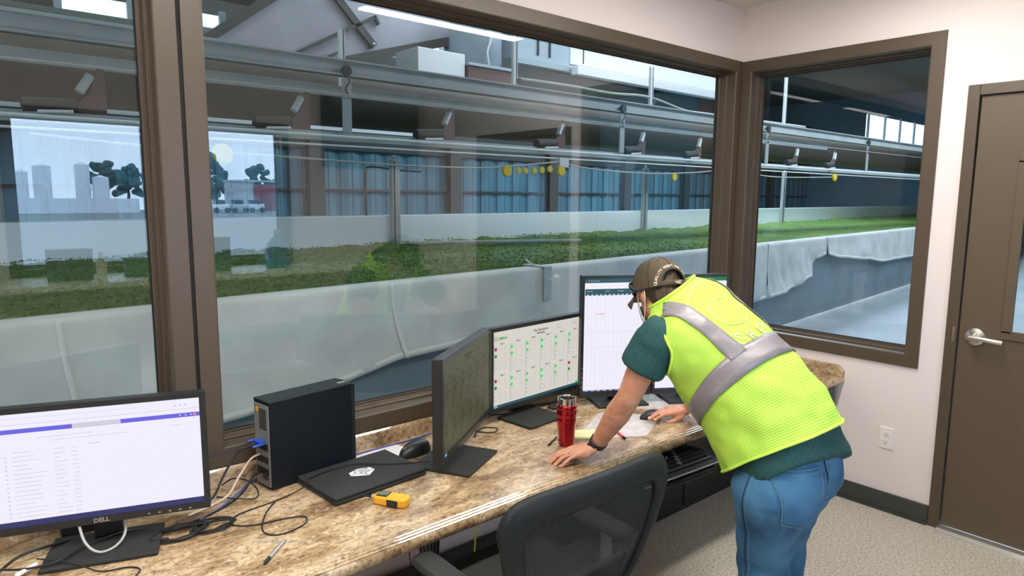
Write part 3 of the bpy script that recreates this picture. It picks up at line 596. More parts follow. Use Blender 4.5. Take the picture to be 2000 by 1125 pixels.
# ================================================================== YARD BEHIND THE BACK WINDOW (seen reflected)
struct(MB().box((-60, -90, -.4), (60, YB-.3, -.3)).build('ground_yard', 'grass'))
for x, r_, h_, l in ((5.05, .78, 4.6, 'tall white storage tank reflected at the far left'), (8.5, .66, 4.85, 'narrow white storage tank reflected in the left pane'), (10.1, .76, 3.6, 'short white storage tank reflected beside the trees'), (3.4, .5, 4.0, 'thin white storage tank at the left edge of the reflected yard')):
    t = empty('storage_tank', l, 'tank', (x, -79.8, -.3)); MB().lathe((0, 0, 0), [(r_, 0), (r_, h_)], 40).build('shell', 'tank', t, smooth=True)
    MB().lathe((0, 0, 0), [(r_+.03, h_), (r_*.5, h_+.12), (.01, h_+.28)], 40).build('roof', 'tank', t, smooth=True)
tag(MB().box((2, -77.0, -.3), (13, -76.8, 1.15)).build('yard_wall', 'tank'), 'low white wall in front of the reflected tanks', 'wall')
def tree(x, y, h_, r_, l, seed):
    h_ *= .88; r_ *= .85
    t = empty('tree', l, 'tree', (x, y, -.3), group=None); MB().tube([(0, 0, 0), (.1, 0, h_*.35), (0, .1, h_*.7)], [.22, .16, .06], 10).build('trunk', 'bark', t, smooth=True)
    b = MB(); rnd = random.Random(seed)
    for k in range(26):
        a = rnd.uniform(0, 6.28); q = rnd.random()**.6; z_ = rnd.uniform(.30, .98); rr_ = r_*q*(1.15-abs(z_-.55)*1.3); s_ = r_*rnd.uniform(.18, .36)
        b.ell((rr_*math.cos(a), rr_*math.sin(a), h_*z_), (s_, s_, s_*.8), None, 12, 8)
    o = b.build('crown', 'leaf', t, smooth=True, auto=False)
    for v in o.data.vertices: v.co += v.normal*.35*noise.noise(v.co*1.4)
for a in ((11.0, -86, 6.2, 2.3, 'bushy tree right of the reflected tanks', 1), (14.6, -90, 6.1, 2.2, 'second bushy tree reflected behind the window post', 2), (17.6, -86, 6.0, 2.4, 'tree hidden mostly by the window post in the reflection', 3), (22.2, -86, 8.0, 2.6, 'tall tree reflected just right of the window post', 4), (25.4, -92, 6.6, 2.2, 'lower tree reflected above the shed roof', 5), (28.8, -86, 6.4, 2.0, 'tree reflected at the right end above the shed', 6), (34, -88, 6, 2.6, 'tree beyond the right end of the shed', 7)): tree(*a)
sh = empty('shed', 'long low shed with a red end reflected below the trees', 'shed', (26.6, -79.0, -.3)); MB().box((-3.3, -3, 0), (-.9, 0, 3.5)).build('wall', 'shed', sh); MB().box((-.9, -3, 0), (3.4, .05, 3.2)).build('wall', 'shedred', sh); MB().box((-3.4, -3.1, 3.45), (3.6, .3, 3.65)).build('roof', 'shed', sh)
rnd = random.Random(4)
for k, x in enumerate((19.5, 21.4, 23.2)):
    t = empty('parked_car', ['white', 'grey', 'pale blue'][k]+' parked car reflected in the yard', 'car', (x, -72, -.3)); MB().box((-.85, -.8, .25), (.85, .8, .95)).build('car_body', ['tank', 'shed', 'duct'][k], t, bevel=.15, seg=3); MB().box((-.5, -.7, .9), (.45, .7, 1.4)).build('cabin', 'lens', t, bevel=.15, seg=3)
    for q in (-.55, .55): MB().lathe((q, .8, .3), [(.28, -.1), (.3, 0), (.28, .1)], 18, (0, 1, 0)).build('wheel', 'black', t, smooth=True)
# ledge with odds and ends under the back window
WXm = -2.3
tag(MB().box((-4.6, YB+.005, 1.02), (-.6, YB+.62, 1.06)).build('window_shelf', 'plate', bevel=.004), 'white shelf under the back window, seen in the reflection', 'shelf')
Y1 = YB+.35
def bxo(nm, x, w_, h_, m, l, c, d_=.12):
    t = empty(nm, l, c, (x, Y1, 1.061)); MB().box((-w_/2, -d_/2, 0), (w_/2, d_/2, h_)).build('body', m, t, bevel=.006); MB().box((-w_/2-.003, -d_/2-.003, h_), (w_/2+.003, d_/2+.003, h_+.012)).build('lid', m, t, bevel=.004)
bxo('storage_box', -3.06, .26, .20, 'box', 'dark box on the shelf, leftmost in the reflection', 'box'); bxo('storage_box', -2.66, .14, .12, 'box', 'small dark box on the shelf in the reflection', 'box'); bxo('storage_box', -2.42, .13, .24, 'box', 'tall dark box on the shelf in the reflection', 'box'); bxo('storage_box', -2.10, .18, .25, 'box', 'dark square box on the shelf by the window post in the reflection', 'box')
jg = empty('water_jug', 'blue jug on the shelf reflected right of the window post', 'jug', (-1.62, Y1, 1.062)); MB().lathe((0, 0, 0), [(.09, 0), (.10, .01), (.10, .17), (.07, .22), (.025, .26), (.025, .29)], 28).build('body', 'bottle', jg, smooth=True); MB().lathe((0, 0, 0), [(.028, .285), (.028, .31), (.0001, .31)], 16).build('lid', 'plate', jg, smooth=True)
bt = empty('spray_bottle', 'white spray bottle on the shelf in the reflection', 'bottle', (-2.90, Y1+.15, 1.062)); MB().lathe((0, 0, 0), [(.032, 0), (.033, .12), (.015, .15), (.013, .17)], 20).build('body', 'plate', bt, smooth=True); MB().box((-.012, -.04, .17), (.012, .02, .195)).build('trigger_head', 'plate', bt, bevel=.003)
tv = empty('wall_display', 'black wall display reflected left of centre in the big window', 'display', (-.55, YB+.06, 2.22)); MB().box((-.50, -.05, -.31), (.50, 0, .31)).build('housing', 'black', tv, bevel=.006); MB().box((-.485, 0, -.285), (.485, .003, .295)).build('screen', 'lens', tv)

# ================================================================== COUNTER
ct = MB(); yf = -.735
prof = [(-.001, 0), (-.001, -.04), (yf+.018, -.04), (yf+.006, -.036), (yf, -.028), (yf-.002, -.018), (yf, -.008), (yf+.003, -.003)]
prof += [(yf+.056, 0)]
n = len(prof); vs = []
for x in (XL+.01, 0-.001): vs += [V((x, y, ZC+z)) for y, z in prof]
ct.add(vs, [(k, (k+1) % n, n+(k+1) % n, n+k) for k in range(n)]+[tuple(range(n)), tuple(range(n, 2*n))])
counter = tag(ct.build('countertop', 'granite', smooth=True), 'long brown granite-pattern countertop under the windows', 'countertop')
def ridge(name, y, z, ang, run, parent):
    r_ = run*math.tan(math.radians(ang)); e = run*.5; b = MB(); k = math.tan(math.radians(1.2))*e
    pr = [(y, z-.001), (y, z), (y+e, z+r_*.5+k*.5), (y+run, z+r_), (y+run+.0006, z-.001)]; n = len(pr)
    vs = [V((x, yy, zz)) for x in (XL+.02, -.04) for yy, zz in pr]
    return b.add(vs, [(q, (q+1) % n, n+(q+1) % n, n+q) for q in range(n)]+[tuple(range(n)), tuple(range(n, 2*n))]).build(name, 'gloss_granite', parent)
for q in (.006, .022, .039): ridge('edge_ridge', yf+q, ZC-.0002, 34.7, .0034, counter)
bs = MB(); pr = [(-.002, 0), (-.032, 0), (-.034, .050), (-.0335, .055), (-.0315, .0585), (-.028, .060), (-.002, .060)]; n = len(pr); vs = []
for x in (XL+.01, -.003): vs += [V((x, y, ZC+z)) for y, z in pr]
bs.add(vs, [(k, (k+1) % n, n+(k+1) % n, n+k) for k in range(n)]+[tuple(range(n)), tuple(range(n, 2*n))])
bsp = tag(bs.build('backsplash', 'granite', smooth=True), 'low granite-pattern backsplash strip under the front windows', 'backsplash')
for q in (-.0300, -.0225, -.011): ridge('edge_ridge', q, ZC+.0595, 48.8, .0026, bsp)
sb = MB(); pr = [(-.715, 0), (-.735, 0), (-.735, .035), (-.70, .062), (-.03, .062), (-.03, 0)]
vs = [V((x, y, ZC+z)) for x in (-.032, -.002) for y, z in pr]; n = len(pr)
sb.add(vs, [(k, (k+1) % n, n+(k+1) % n, n+k) for k in range(n)]+[tuple(range(n)), tuple(range(n, 2*n))]).build('side_splash', 'granite', bevel=.003)
tag(bpy.data.objects['side_splash'], 'short granite-pattern splash block on the right wall at the counter end', 'backsplash')
MB().box((-.03, -.70, .42), (-.002, -.02, ZC-.04)).build('support_panel', 'grey')
tag(bpy.data.objects['support_panel'], 'grey support panel under the right end of the counter', 'panel')
# black cabinet and floor duct beneath
cb = empty('storage_cabinet', 'black low cabinet under the counter near the corner', 'cabinet', (-.8, -.2, 0))
MB().box((-.62, -.10, 0.002), (.50, .17, .60)).build('body', 'black', cb, bevel=.003)
MB().box((-.60, -.112, .03), (-.06, -.10, .58)).build('door', 'black', cb, bevel=.002)
MB().box((-.05, -.112, .03), (.48, -.10, .58)).build('door', 'black', cb, bevel=.002)
tag(MB().box((-3.6, -.17, .002), (-1.45, -.03, .13)).build('cable_duct', 'black', bevel=.004), 'black floor cable duct along the wall under the counter', 'cable duct')

# ================================================================== MONITORS
WHT = emit_mat('screen_white', (0.86, 0.83, 0.95), 1.0); WHT2 = emit_mat('screen_warm_white', (0.66, 0.63, 0.57), 1.0)
OLV = emit_mat('screen_dim_olive', (0.062, 0.064, 0.034), 1.0, .08); OLD = emit_mat('screen_olive_line', (0.014, 0.015, 0.009), 1.0, .08); OLY = emit_mat('screen_olive_blotch', (0.036, 0.038, 0.014), 1.0, .08)  # dimming from the oblique viewing angle is put into these screen colours
PUR = emit_mat('screen_purple', (0.13, 0.12, 0.72), 1.0); NAV = emit_mat('screen_taskbar_navy', (0.02, 0.025, 0.13), 1.0); GRY = emit_mat('screen_grey_text', (0.48, 0.47, 0.55), 1.0)
LGR = emit_mat('screen_light_line', (0.62, 0.60, 0.70), 1.0); LG2 = emit_mat('screen_grid_line', (0.42, 0.41, 0.39), 1.0); BLK = emit_mat('screen_black_text', (0.015, 0.015, 0.015), 1.0)
GRN = emit_mat('screen_green_dot', (0.02, 0.72, 0.16), 1.0); DGN = emit_mat('screen_dark_green', (0.0, 0.28, 0.03), 1.0); REDD = emit_mat('screen_red_dot', (0.38, 0.01, 0.01), 1.0)
TEL = emit_mat('screen_teal_header', (0.01, 0.08, 0.11), 1.0); XGN = emit_mat('screen_sheet_green', (0.0, 0.18, 0.05), 1.0); CYN = emit_mat('screen_cyan_icon', (0.1, 0.55, 0.85), 1.0)
ORG = emit_mat('screen_orange_row', (0.85, 0.25, 0.15), 1.0); LIL = emit_mat('screen_lilac', (0.38, 0.38, 0.80), 1.0)

class UI:
    """flat picture elements shown by a display, in display units (u 0..W, v 0..H)"""
    def __init__(s, W, Hh, y): s.W, s.H, s.y = W, Hh, y; s.mb = MB(); s.mats = []; s.k = 0
    def _m(s, m):
        if m not in s.mats: s.mats.append(m)
        s.mb.mi = s.mats.index(m)
    def P(s, u, v, l): return V((u-s.W/2, s.y-0.00025*l, v))
    def rect(s, u, v, w_, h_, m, l=1): s._m(m); s.mb.quad(s.P(u, v, l), s.P(u+w_, v, l), s.P(u+w_, v+h_, l), s.P(u, v+h_, l))
    def dot(s, u, v, r, m, l=2):
        s._m(m); vs = [s.P(u+r*math.cos(a*math.pi/8), v+r*math.sin(a*math.pi/8), l) for a in range(16)]; s.mb.add(vs, [tuple(range(16))])
    def text(s, t, u, v, size, m, l=3, align='CENTER'):
        s._m(m); vs, fs = text2d(t, size, align); s.mb.add([s.P(u+x, v+y, l) for x, y in vs], fs)

def monitor(label, cx, cy, yaw_, W, Hh, zb, bez, bottom, thick, base_c, base_wd, base_yaw, draw, portrait=False, brand=None, case='black', screen=WHT, bslope=0):
    """root at the foot of the stand; panel face looks along local -y"""
    t = empty('monitor', label, 'monitor', (cx, cy, ZC), yaw_)
    lz = zb-ZC
    MB().box((-W/2, 0, lz), (W/2, thick, lz+Hh)).build('housing', case, t, bevel=.003)
    MB().box((-W*.32, thick, lz+Hh*.25), (W*.32, thick+.022, lz+Hh*.8)).build('rear_shell', case, t, bevel=.008)
    bz = MB()
    for p, q in (((-W/2, -.004, lz), (W/2, 0, lz+bottom)), ((-W/2, -.004, lz+Hh-bez), (W/2, 0, lz+Hh)), ((-W/2, -.004, lz+bottom), (-W/2+bez, 0, lz+Hh-bez)), ((W/2-bez, -.004, lz+bottom), (W/2, 0, lz+Hh-bez))): bz.box(p, q)
    bz.build('bezel', 'blacksat', t)
    sw, sh = W-2*bez, Hh-bez-bottom
    sc = MB().box((-sw/2, -.001, lz+bottom), (sw/2, 0.0, lz+bottom+sh)).build('screen', screen, t)
    ui = UI(sw, sh, -.0013); draw(ui, sw, sh)
    o = ui.mb.build('screen_content', ui.mats, sc); o.location = (0, 0, lz+bottom)
    if brand:
        vs, fs = text2d(brand, .017); m = MB(); m.add([V((x, -.0046, lz+.004+y)) for x, y in vs], fs); m.build('lettering', 'silver', t)
    # base in the root's frame
    ca, sa = math.cos(base_yaw-yaw_), math.sin(base_yaw-yaw_); dx, dy = base_c[0]-cx, base_c[1]-cy
    lx, ly = dx*math.cos(-yaw_)-dy*math.sin(-yaw_), dx*math.sin(-yaw_)+dy*math.cos(-yaw_)
    mtx = Matrix.Translation((lx, ly, 0)) @ Matrix.Rotation(base_yaw-yaw_, 4, 'Z')
    MB().box((-base_wd[0]/2, -base_wd[1]/2, 0), (base_wd[0]/2, base_wd[1]/2, .012), mtx).build('stand_base', case if case != 'black' else 'blackmat', t, bevel=.004)
    px_, py_ = lx*.7, max(ly, thick+.035)
    MB().box((lx*.8-.035, py_-.016, .010), (lx*.8+.035, py_+.016, lz+Hh*.55)).build('stand_neck', 'black', t, bevel=.006)
    MB().box((lx*.8-.04, thick+.01, lz+Hh*.42), (lx*.8+.04, py_, lz+Hh*.55)).build('tilt_mount', 'black', t, bevel=.004)
    bt = MB()
    for k in range(5):
        if portrait: bt.box((-W/2+.006, -.0055, lz+.05+k*.022), (-W/2+.009, -.004, lz+.056+k*.022))
        else: bt.box((W/2-.16+k*.026, -.0055, lz+.006), (W/2-.154+k*.026, -.004, lz+.009))
    bt.build('control_button', 'silver', t)
    return t

def draw_mail(ui, w_, h_):
    ui.rect(0, 0, w_, .016, NAV, 2); ui.rect(0, h_-.030, w_, .0015, LGR); ui.rect(0, h_-.014, w_*.7, .001, LGR)
    ui.rect(0, h_-.053, w_, .012, PUR, 2); ui.rect(w_*.40, h_-.0525, w_*.22, .011, LGR, 3)
    for k, c in enumerate((GRY, GRY, GRY)): ui.rect(w_*.88+k*.012, h_-.020, .004, .004, c, 3)
    for k in range(3): ui.rect(w_*.90+k*.014, h_-.049, .004, .004, LGR, 3)
    ui.dot(w_-.012, h_-.047, .004, ORG, 4)
    ui.rect(w_*.24, h_-.070, w_*.25, .0015, LGR); ui.rect(w_*.30, h_-.080, w_*.35, .0015, LGR)
    rnd = random.Random(3)
    for r in range(18):
        v = h_-.105-r*.0118
        if r > 0: ui.rect(w_*.10, v, .003, .003, GRY)
        ui.rect(w_*.13, v, w_*(.06+.09*rnd.random()), .0016, LGR); ui.rect(w_*.31, v, w_*(.03+.04*rnd.random()), .0016, LGR); ui.rect(w_*.39, v, w_*.03, .0016, LGR)
    ui.rect(w_*.47, h_-.10, w_*.05, .0016, GRY); ui.rect(w_*.85, h_-.075, w_*.06, .0016, LGR)
    ui.rect(.006, .004, .008, .008, CYN, 4)
def dash(ui, w_, h_, ln, tx, g1, g2, r1, dim=False):
    ui.rect(0, 0, w_, .012, TEL if not dim else OLD, 2)
    if not dim: ui.rect(w_-.05, .0125, .05, .008, GRN, 3)
    ui.rect(.004, .001, .010, .009, CYN, 4); ui.rect(.016, .001, .008, .009, CYN if dim else LG2, 4)
    ui.text('Site Operations', w_*.5, h_-.030, .015, tx); ui.text('Biolantha', w_*.5, h_-.044, .014, tx)
    if not dim:
        ui.dot(.014, h_-.031, .009, DGN, 3); ui.dot(.014, h_-.031, .006, WHT2, 4); ui.text('LEMNA', .027, h_-.037, .017, DGN, 3, 'LEFT')
    for k in range(3): ui.rect(w_*.68, h_-.022-k*.007, w_*.05, .002, tx if dim else LG2); ui.rect(w_*.86, h_-.016-k*.007, w_*.08, .002, tx if dim else LG2)
    rnd = random.Random(5)
    for row in range(2):
        for c in range(6):
            u = .006+c*(w_-.012)/6; cw = (w_-.012)/6; v1 = h_-.058-row*.138
            ui.text('Site %d' % (row*6+c+1), u+cw*.5, v1, .0115, tx)
            if row == 0: ui.rect(u-.003, v1-.128, .004, .128, ln)
            else: ui.rect(u-.003, .02, .004, max(.02, v1-.022), ln)
            ex = (c == 0) or (c == 5 and row == 1)
            if dim:
                ui.dot(u+.02, v1-.026, .010, OLY, 2); ui.dot(u+.045, v1-.05, .007, OLY, 2); ui.dot(u+.02, v1-.058, .012, OLY, 2)
            else:
                ui.dot(u+.008, v1-.018, .0078, r1 if ex else g1); ui.dot(u+.008, v1-.048, .0078, g2 if ex else g1)
            for q in range(12):
                vv = v1-.012-q*.0092
                if vv < .02: break
                for z_ in range(2):
                    if rnd.random() < .8: ui.rect(u+.022+z_*.034, vv, .010+.018*rnd.random(), .0011, ln)
                if q > 5 and q % 2 == 0: ui.rect(u+.006, vv, .006, .002, tx)
def draw_dash(ui, w_, h_): dash(ui, w_, h_, LG2, BLK, GRN, DGN, REDD)
def draw_dim(ui, w_, h_): dash(ui, w_, h_, OLD, OLD, OLY, OLY, OLY, True)
def draw_sheet(ui, w_, h_):
    ui.rect(0, h_-.020, w_, .020, TEL, 2); ui.rect(0, h_-.052, w_, .0015, LGR)
    ui.rect(.003, h_-.078, w_-.02, .030, TEL, 2)
    for k in range(14): ui.rect(.012+k*.021, h_-.078, .008, .006, LGR, 3); ui.rect(.016+k*.021, .02, .0008, h_-.10, LGR)
    for k, (u, l_) in enumerate(((.01, .03), (.10, .02), (.16, .03), (.22, .02))): ui.rect(u, h_-.060, l_, .002, LGR, 3)
    for k in range(5): ui.rect(.02+k*.011, h_-.012, .005, .003, LGR, 3)
    for v in (.28, .21): ui.rect(.01, v, w_*.8, .0012, LGR)
    ui.rect(.055, h_-.165, .045, .0025, ORG, 3); ui.rect(0, .008, w_*.6, .0012, LGR)
    ui.rect(0, -.0, w_, .006, NAV, 2)
    for k in range(6): ui.rect(.01+k*.03, .0015, .016, .003, LGR if k > 1 else CYN, 3)
def draw_chart(ui, w_, h_):
    ui.rect(0, h_-.018, w_, .018, XGN, 2)
    for k in range(6): ui.rect(w_*.45+k*.02, h_-.011, .006, .004, GRN, 3)
    ui.rect(.01, h_-.085, w_*.80, .034, XGN, 2); ui.text('Cuttings', w_*.50, h_-.079, .026, WHT, 3)
    for k in range(16): ui.rect(.012+k*.0155, h_-.094+(.004 if k % 2 else 0), .008, .012, GRY if k % 3 else GRN, 3)
    ui.rect(w_*.55, h_-.19, .014, .10, LIL, 2); ui.rect(w_*.62, h_-.19, .010, .10, LG2, 2); ui.rect(w_*.72, h_-.19, .012, .10, LIL, 2)
    for k in range(7): ui.rect(.02+k*.04, .03, .0008, h_-.22, LGR)
    ui.rect(0, 0, w_, .006, NAV, 2)

# corner points measured in the room: left (x,y) and right (x,y) ends of every panel
def by_ends(l, r): return ((l[0]+r[0])/2, (l[1]+r[1])/2, math.atan2(r[1]-l[1], r[0]-l[0]), math.hypot(r[0]-l[0], r[1]-l[1]))
cx, cy, yw, _ = by_ends((-3.725, -.143), (-3.213, -.322))
monitor('wide monitor at the left end of the counter showing a purple-barred page', cx, cy, yw, .545, .343, .757, .0155, .020, .03, (-3.465, -.235), (.275, .185), -.33, draw_mail, brand='DELL')
cx, cy, yw, Wd = by_ends((-2.50, -.462), (-2.022, -.128))
m3 = monitor('dim olive-screened monitor angled away, behind the closed laptop', cx, cy, yw, Wd, .372, .735, .017, .022, .036, (-2.354, -.338), (.258, .23), .49, draw_dim, screen=OLV)
cx, cy, yw, Wd = by_ends((-2.02, -.125), (-1.395, -.075))
m4 = monitor('monitor with rows of green and red dots, behind the red travel mug', cx, cy, yw, Wd, .372, .728, .017, .022, .034, (-1.815, -.165), (.235, .20), .10, draw_dash, screen=WHT2)
cx, cy, yw, Wd = by_ends((-1.532, -.182), (-1.222, -.350))
m5 = monitor('upright portrait monitor showing a spreadsheet, left of the pair in the corner', cx, cy, yw, Wd, .573, .722, .014, .028, .034, (-1.33, -.235), (.25, .20), yw, draw_sheet, portrait=True)
cx, cy, yw, Wd = by_ends((-1.216, -.352), (-.902, -.545))
m6 = monitor('upright portrait monitor with a green header, right of the pair by the corner post', cx, cy, yw, Wd, .573, .722, .014, .022, .034, (-1.02, -.41), (.25, .20), yw, draw_chart, portrait=True)

# ================================================================== PC TOWER
t = empty('desktop_computer', 'slim black desktop computer standing upright on the counter', 'computer', (-2.975, -.172, ZC), math.atan2(.051, .321))
MB().box((0, 0, .004), (.322, .098, .300)).build('case', 'navyblk', t, bevel=.003)
MB().box((-.001, -.0015, .294), (.324, .0995, .302)).build('top_cover', 'darkgrey', t, bevel=.002)
MB().box((.322, .002, .004), (.338, .096, .298)).build('front_bezel', 'black', t, bevel=.004)
ft = MB()
for p in ((.03, .02), (.03, .08), (.29, .02), (.29, .08)): ft.box((p[0]-.01, p[1]-.01, 0), (p[0]+.01, p[1]+.01, .005))
ft.build('rubber_foot', 'black', t)
rp = MB().box((-.003, .006, .012), (0, .092, .288)).build('rear_panel', 'grey', t)
v = MB()
for k in range(9): v.box((-.0045, .018, .205+k*.008), (-.003, .060, .209+k*.008))
v.build('vent', 'gap', t)
for z in (.05, .09, .135): MB().box((-.005, .015, z), (-.003, .085, z+.022)).build('port_block', 'darkgrey', t)
MB().box((-.006, .020, .035), (-.003, .048, .062)).build('power_socket', 'black', t)
MB().box((-.006, .066, .262), (-.003, .078, .274)).build('indicator_light', 'yellow', t)
MB().box((.285, .025, .3022), (.318, .040, .3026)).build('brand_plate', 'silver', t)
vg = empty('video_cable', 'black video cable with blue plug in the back of the computer', 'cable', (0, 0, 0))
bx = V((-2.978, -.125, .842))
MB().box((-.03, -.016, -.008), (-.003, .016, .008), Matrix.Translation(bx) @ Matrix.Rotation(.16, 4, 'Z')).build('plug', 'bluecon', vg, bevel=.002)
MB().cap(bx+V((-.018, -.022, -.003)), bx+V((-.045, -.022, -.004)), .004, .004).cap(bx+V((-.018, .020, .004)), bx+V((-.045, .018, .004)), .004, .004).build('thumb_screw', 'bluecon', vg, smooth=True)
MB().tube(smoothpts([bx+V((-.028, 0, 0)), bx+V((-.06, 0, -.008)), (-3.07, -.12, .815), (-3.12, -.14, .76), (-3.16, -.16, .71), (-3.22, -.17, .70), (-3.35, -.15, .76)]), .0038, 8).build('cord', 'cable', vg, smooth=True)

# ================================================================== LAPTOP
def quadthing(P4, h, z0=0): # slab on 4 measured corners
    b = MB(); vs = [V((x, y, z)) for z in (z0, z0+h) for x, y in P4]
    return b.add(vs, [(3,2,1,0),(4,5,6,7)]+[(k, (k+1) % 4, 4+(k+1) % 4, 4+k) for k in range(4)])
lp = empty('laptop', 'closed black laptop with a white hexagon sticker on its lid', 'laptop', (-2.70, -.27, ZC), .055)
MB().box((-.178, -.125, .003), (.178, .125, .015)).build('base_case', 'blackmat', lp, bevel=.003)
MB().box((-.178, -.125, .0165), (.178, .125, .026)).build('lid', 'blackmat', lp, bevel=.003)
ft = MB()
for x in (-.15, .15):
    for y in (-.1, .1): ft.lathe((x, y, 0), [(.008, 0), (.008, .004)], 10)
ft.build('rubber_foot', 'black', lp)
st = MB()  # faceted cube emblem on the sticker
hexp = [(-.048, -.006), (-.040, .022), (.0, .034), (.040, .020), (.044, -.010), (.002, -.040)]
st.add([V((x+.0, y-.0, .0264)) for x, y in hexp], [tuple(range(6))])
stk = st.build('sticker', 'sticker', lp)
ln = MB()
def pl(pts, r=.0016):
    for p, q in zip(pts[:-1], pts[1:]): ln.bar((p[0], p[1], .0267), (q[0], q[1], .0267), r, .0004)
pl([(-.026, .003), (-.018, .024), (.022, .018), (.024, -.006), (-.002, -.018), (-.026, .003)], .0022); pl([(-.046, -.006), (-.026, .003)]); pl([(.0, -.038), (-.002, -.018)], .0022); pl([(.042, -.008), (.024, -.006)]); pl([(.022, .018), (.036, .022)], .003)
pl([(-.010, .010), (.002, .012), (.002, .004), (-.008, .002), (-.008, -.005), (.004, -.003)], .002); pl([(.008, .013), (.008, .002), (.014, .006), (.014, -.002), (.006, -.008)], .002)
ln.build('sticker_print', 'gap', stk)
lp.rotation_euler = (0, 0, .075)

# ================================================================== HAND METER
mt = empty('handheld_meter', 'small yellow and black handheld meter in front of the closed laptop', 'meter', (-2.695, -.515, ZC), -.0)
pr = [(-.055, -.017), (-.05, -.023), (.02, -.026), (.05, -.024), (.058, -.016), (.060, 0), (.058, .016), (.05, .024), (.02, .026), (-.05, .023), (-.055, .017)]
b = MB(); n = len(pr); b.add([V((x, y, z)) for z in (.001, .030) for x, y in pr], [(k, (k+1) % n, n+(k+1) % n, n+k) for k in range(n)]+[tuple(range(n))[::-1], tuple(range(n, 2*n))])
b.build('body', 'yellow', mt, bevel=.007, seg=4)
MB().box((-.045, -.018, .0295), (-.008, .018, .0325)).build('display_frame', 'black', mt, bevel=.002)
MB().box((-.040, -.012, .0325), (-.020, .012, .0330)).build('display', 'lcd', mt)
MB().box((-.017, -.010, .0325), (-.011, .010, .0338)).build('button', 'grey', mt, bevel=.001)
for s_ in (-1, 1): MB().box((-.004, s_*.0262-.002, .004), (.034, s_*.0262+.002, .026)).build('side_grip', 'black', mt, bevel=.002)
MB().tube([(-.055, 0, .016), (-.068, 0, .016)], .007, 12).build('collar', 'silver', mt, smooth=True)
MB().tube([(-.068, 0, .016), (-.098, 0, .014)], [.0045, .003], 10).build('probe', 'black', mt, smooth=True)
mt.rotation_euler = (0, 0, -1.02); mt.location = (-2.722, -.500, ZC)

# ================================================================== SMALL THINGS ON THE COUNTER
def mouse(label, loc, rz, sc=1):
    t = empty('computer_mouse', label, 'mouse', loc, rz)
    b = MB()
    vs = []; nu, nv = 18, 9
    for j in range(nv+1):
        tt = math.pi/2*j/nv
        for k in range(nu):
            p = 2*math.pi*k/nu; x = .054*math.cos(p)*math.cos(tt)**.6; y = .030*math.sin(p)*math.cos(tt)**.6*(1-.12*math.cos(p)); z = .034*math.sin(tt)*(1-.28*math.cos(p)*math.cos(tt))
            vs.append(V((x*sc, y*sc, z*sc+.001)))
    b.add(vs, [(j*nu+k, j*nu+(k+1) % nu, (j+1)*nu+(k+1) % nu, (j+1)*nu+k) for j in range(nv) for k in range(nu)]+[tuple(range(nu))[::-1]])
    b.build('body', 'black', t, smooth=True, auto=False)
    MB().box((.028*sc, -.0012, .0235*sc), (.044*sc, .0012, .027*sc)).build('button_seam', 'grey', t)
    MB().lathe((.034*sc, -.003, .023*sc), [(.006, 0), (.006, .006)], 12, (0, 1, 0)).build('scroll_wheel', 'grey', t, smooth=True)
    return t
mouse('black mouse lying between the closed laptop and the dim monitor', (-2.435, -.185, ZC), 3.3, 1.35)
mouse('black mouse under the right hand of the person', (-1.405, -.495, ZC), 2.85)
pp = MB()
pp.add([V((-2.72, -.075, ZC+.0012)), V((-2.44, -.055, ZC+.0012)), V((-2.425, -.155, ZC+.0012)), V((-2.50, -.20, ZC+.0012)), V((-2.72, -.20, ZC+.0012)), V((-2.72, -.075, ZC+.0004)), V((-2.44, -.055, ZC+.0004)), V((-2.425, -.155, ZC+.0004)), V((-2.50, -.20, ZC+.0004)), V((-2.72, -.20, ZC+.0004))], [(0,1,2,3,4), (9,8,7,6,5)]+[(k, (k+1) % 5, 5+(k+1) % 5, 5+k) for k in range(5)])
tag(pp.build('paper_sheet', 'paper'), 'white sheet of paper behind the closed laptop', 'paper')
tag(quadthing([(-1.86, -.47), (-1.60, -.63), (-1.33, -.50), (-1.52, -.30)], .0008, ZC+.0004).build('plastic_sheet', 'acet'), 'glossy grey sheet lying beside the straight arm of the person', 'sheet')
tag(quadthing([(-1.36, -.36), (-1.22, -.50), (-1.05, -.47), (-1.16, -.33)], .0008, ZC+.0004).build('plastic_sheet', 'acet'), 'glossy grey sheet beside the hand on the mouse', 'sheet')
np_ = empty('note_pad', 'yellow note pad beside the red travel mug', 'note pad', (-1.80, -.455, ZC), -.62)
MB().box((-.075, -.045, .001), (.075, .045, .009)).build('paper_block', 'note', np_, bevel=.001)
MB().box((-.075, -.045, .0002), (.075, .045, .001)).build('backing_card', 'bark', np_)
# travel mug
mg = empty('travel_mug', 'red metallic travel mug with steel rim beside the hand', 'mug', (-1.925, -.487, ZC))
MB().lathe((0,0,0), [(.0290, 0), (.0305, .003), (.0315, .030), (.0345, .065), (.0385, .100), (.0400, .108), (.0385, .113), (.0385, .116), (.0402, .120), (.0405, .142), (.0388, .146), (.0388, .149), (.0405, .153), (.0400, .163), (.0370, .168)], 48).build('body', 'red', mg, smooth=True, auto=False)
MB().lathe((0,0,0), [(.0365, .167), (.0368, .190), (.0362, .194), (.0345, .195), (.0335, .193), (.0330, .172)], 48).build('rim', 'steel', mg, smooth=True)
MB().lathe((0,0,0), [(.0326, .170), (.0326, .1865), (.0300, .1885), (.0001, .1885)], 32).build('lid', 'coffee', mg, smooth=True)
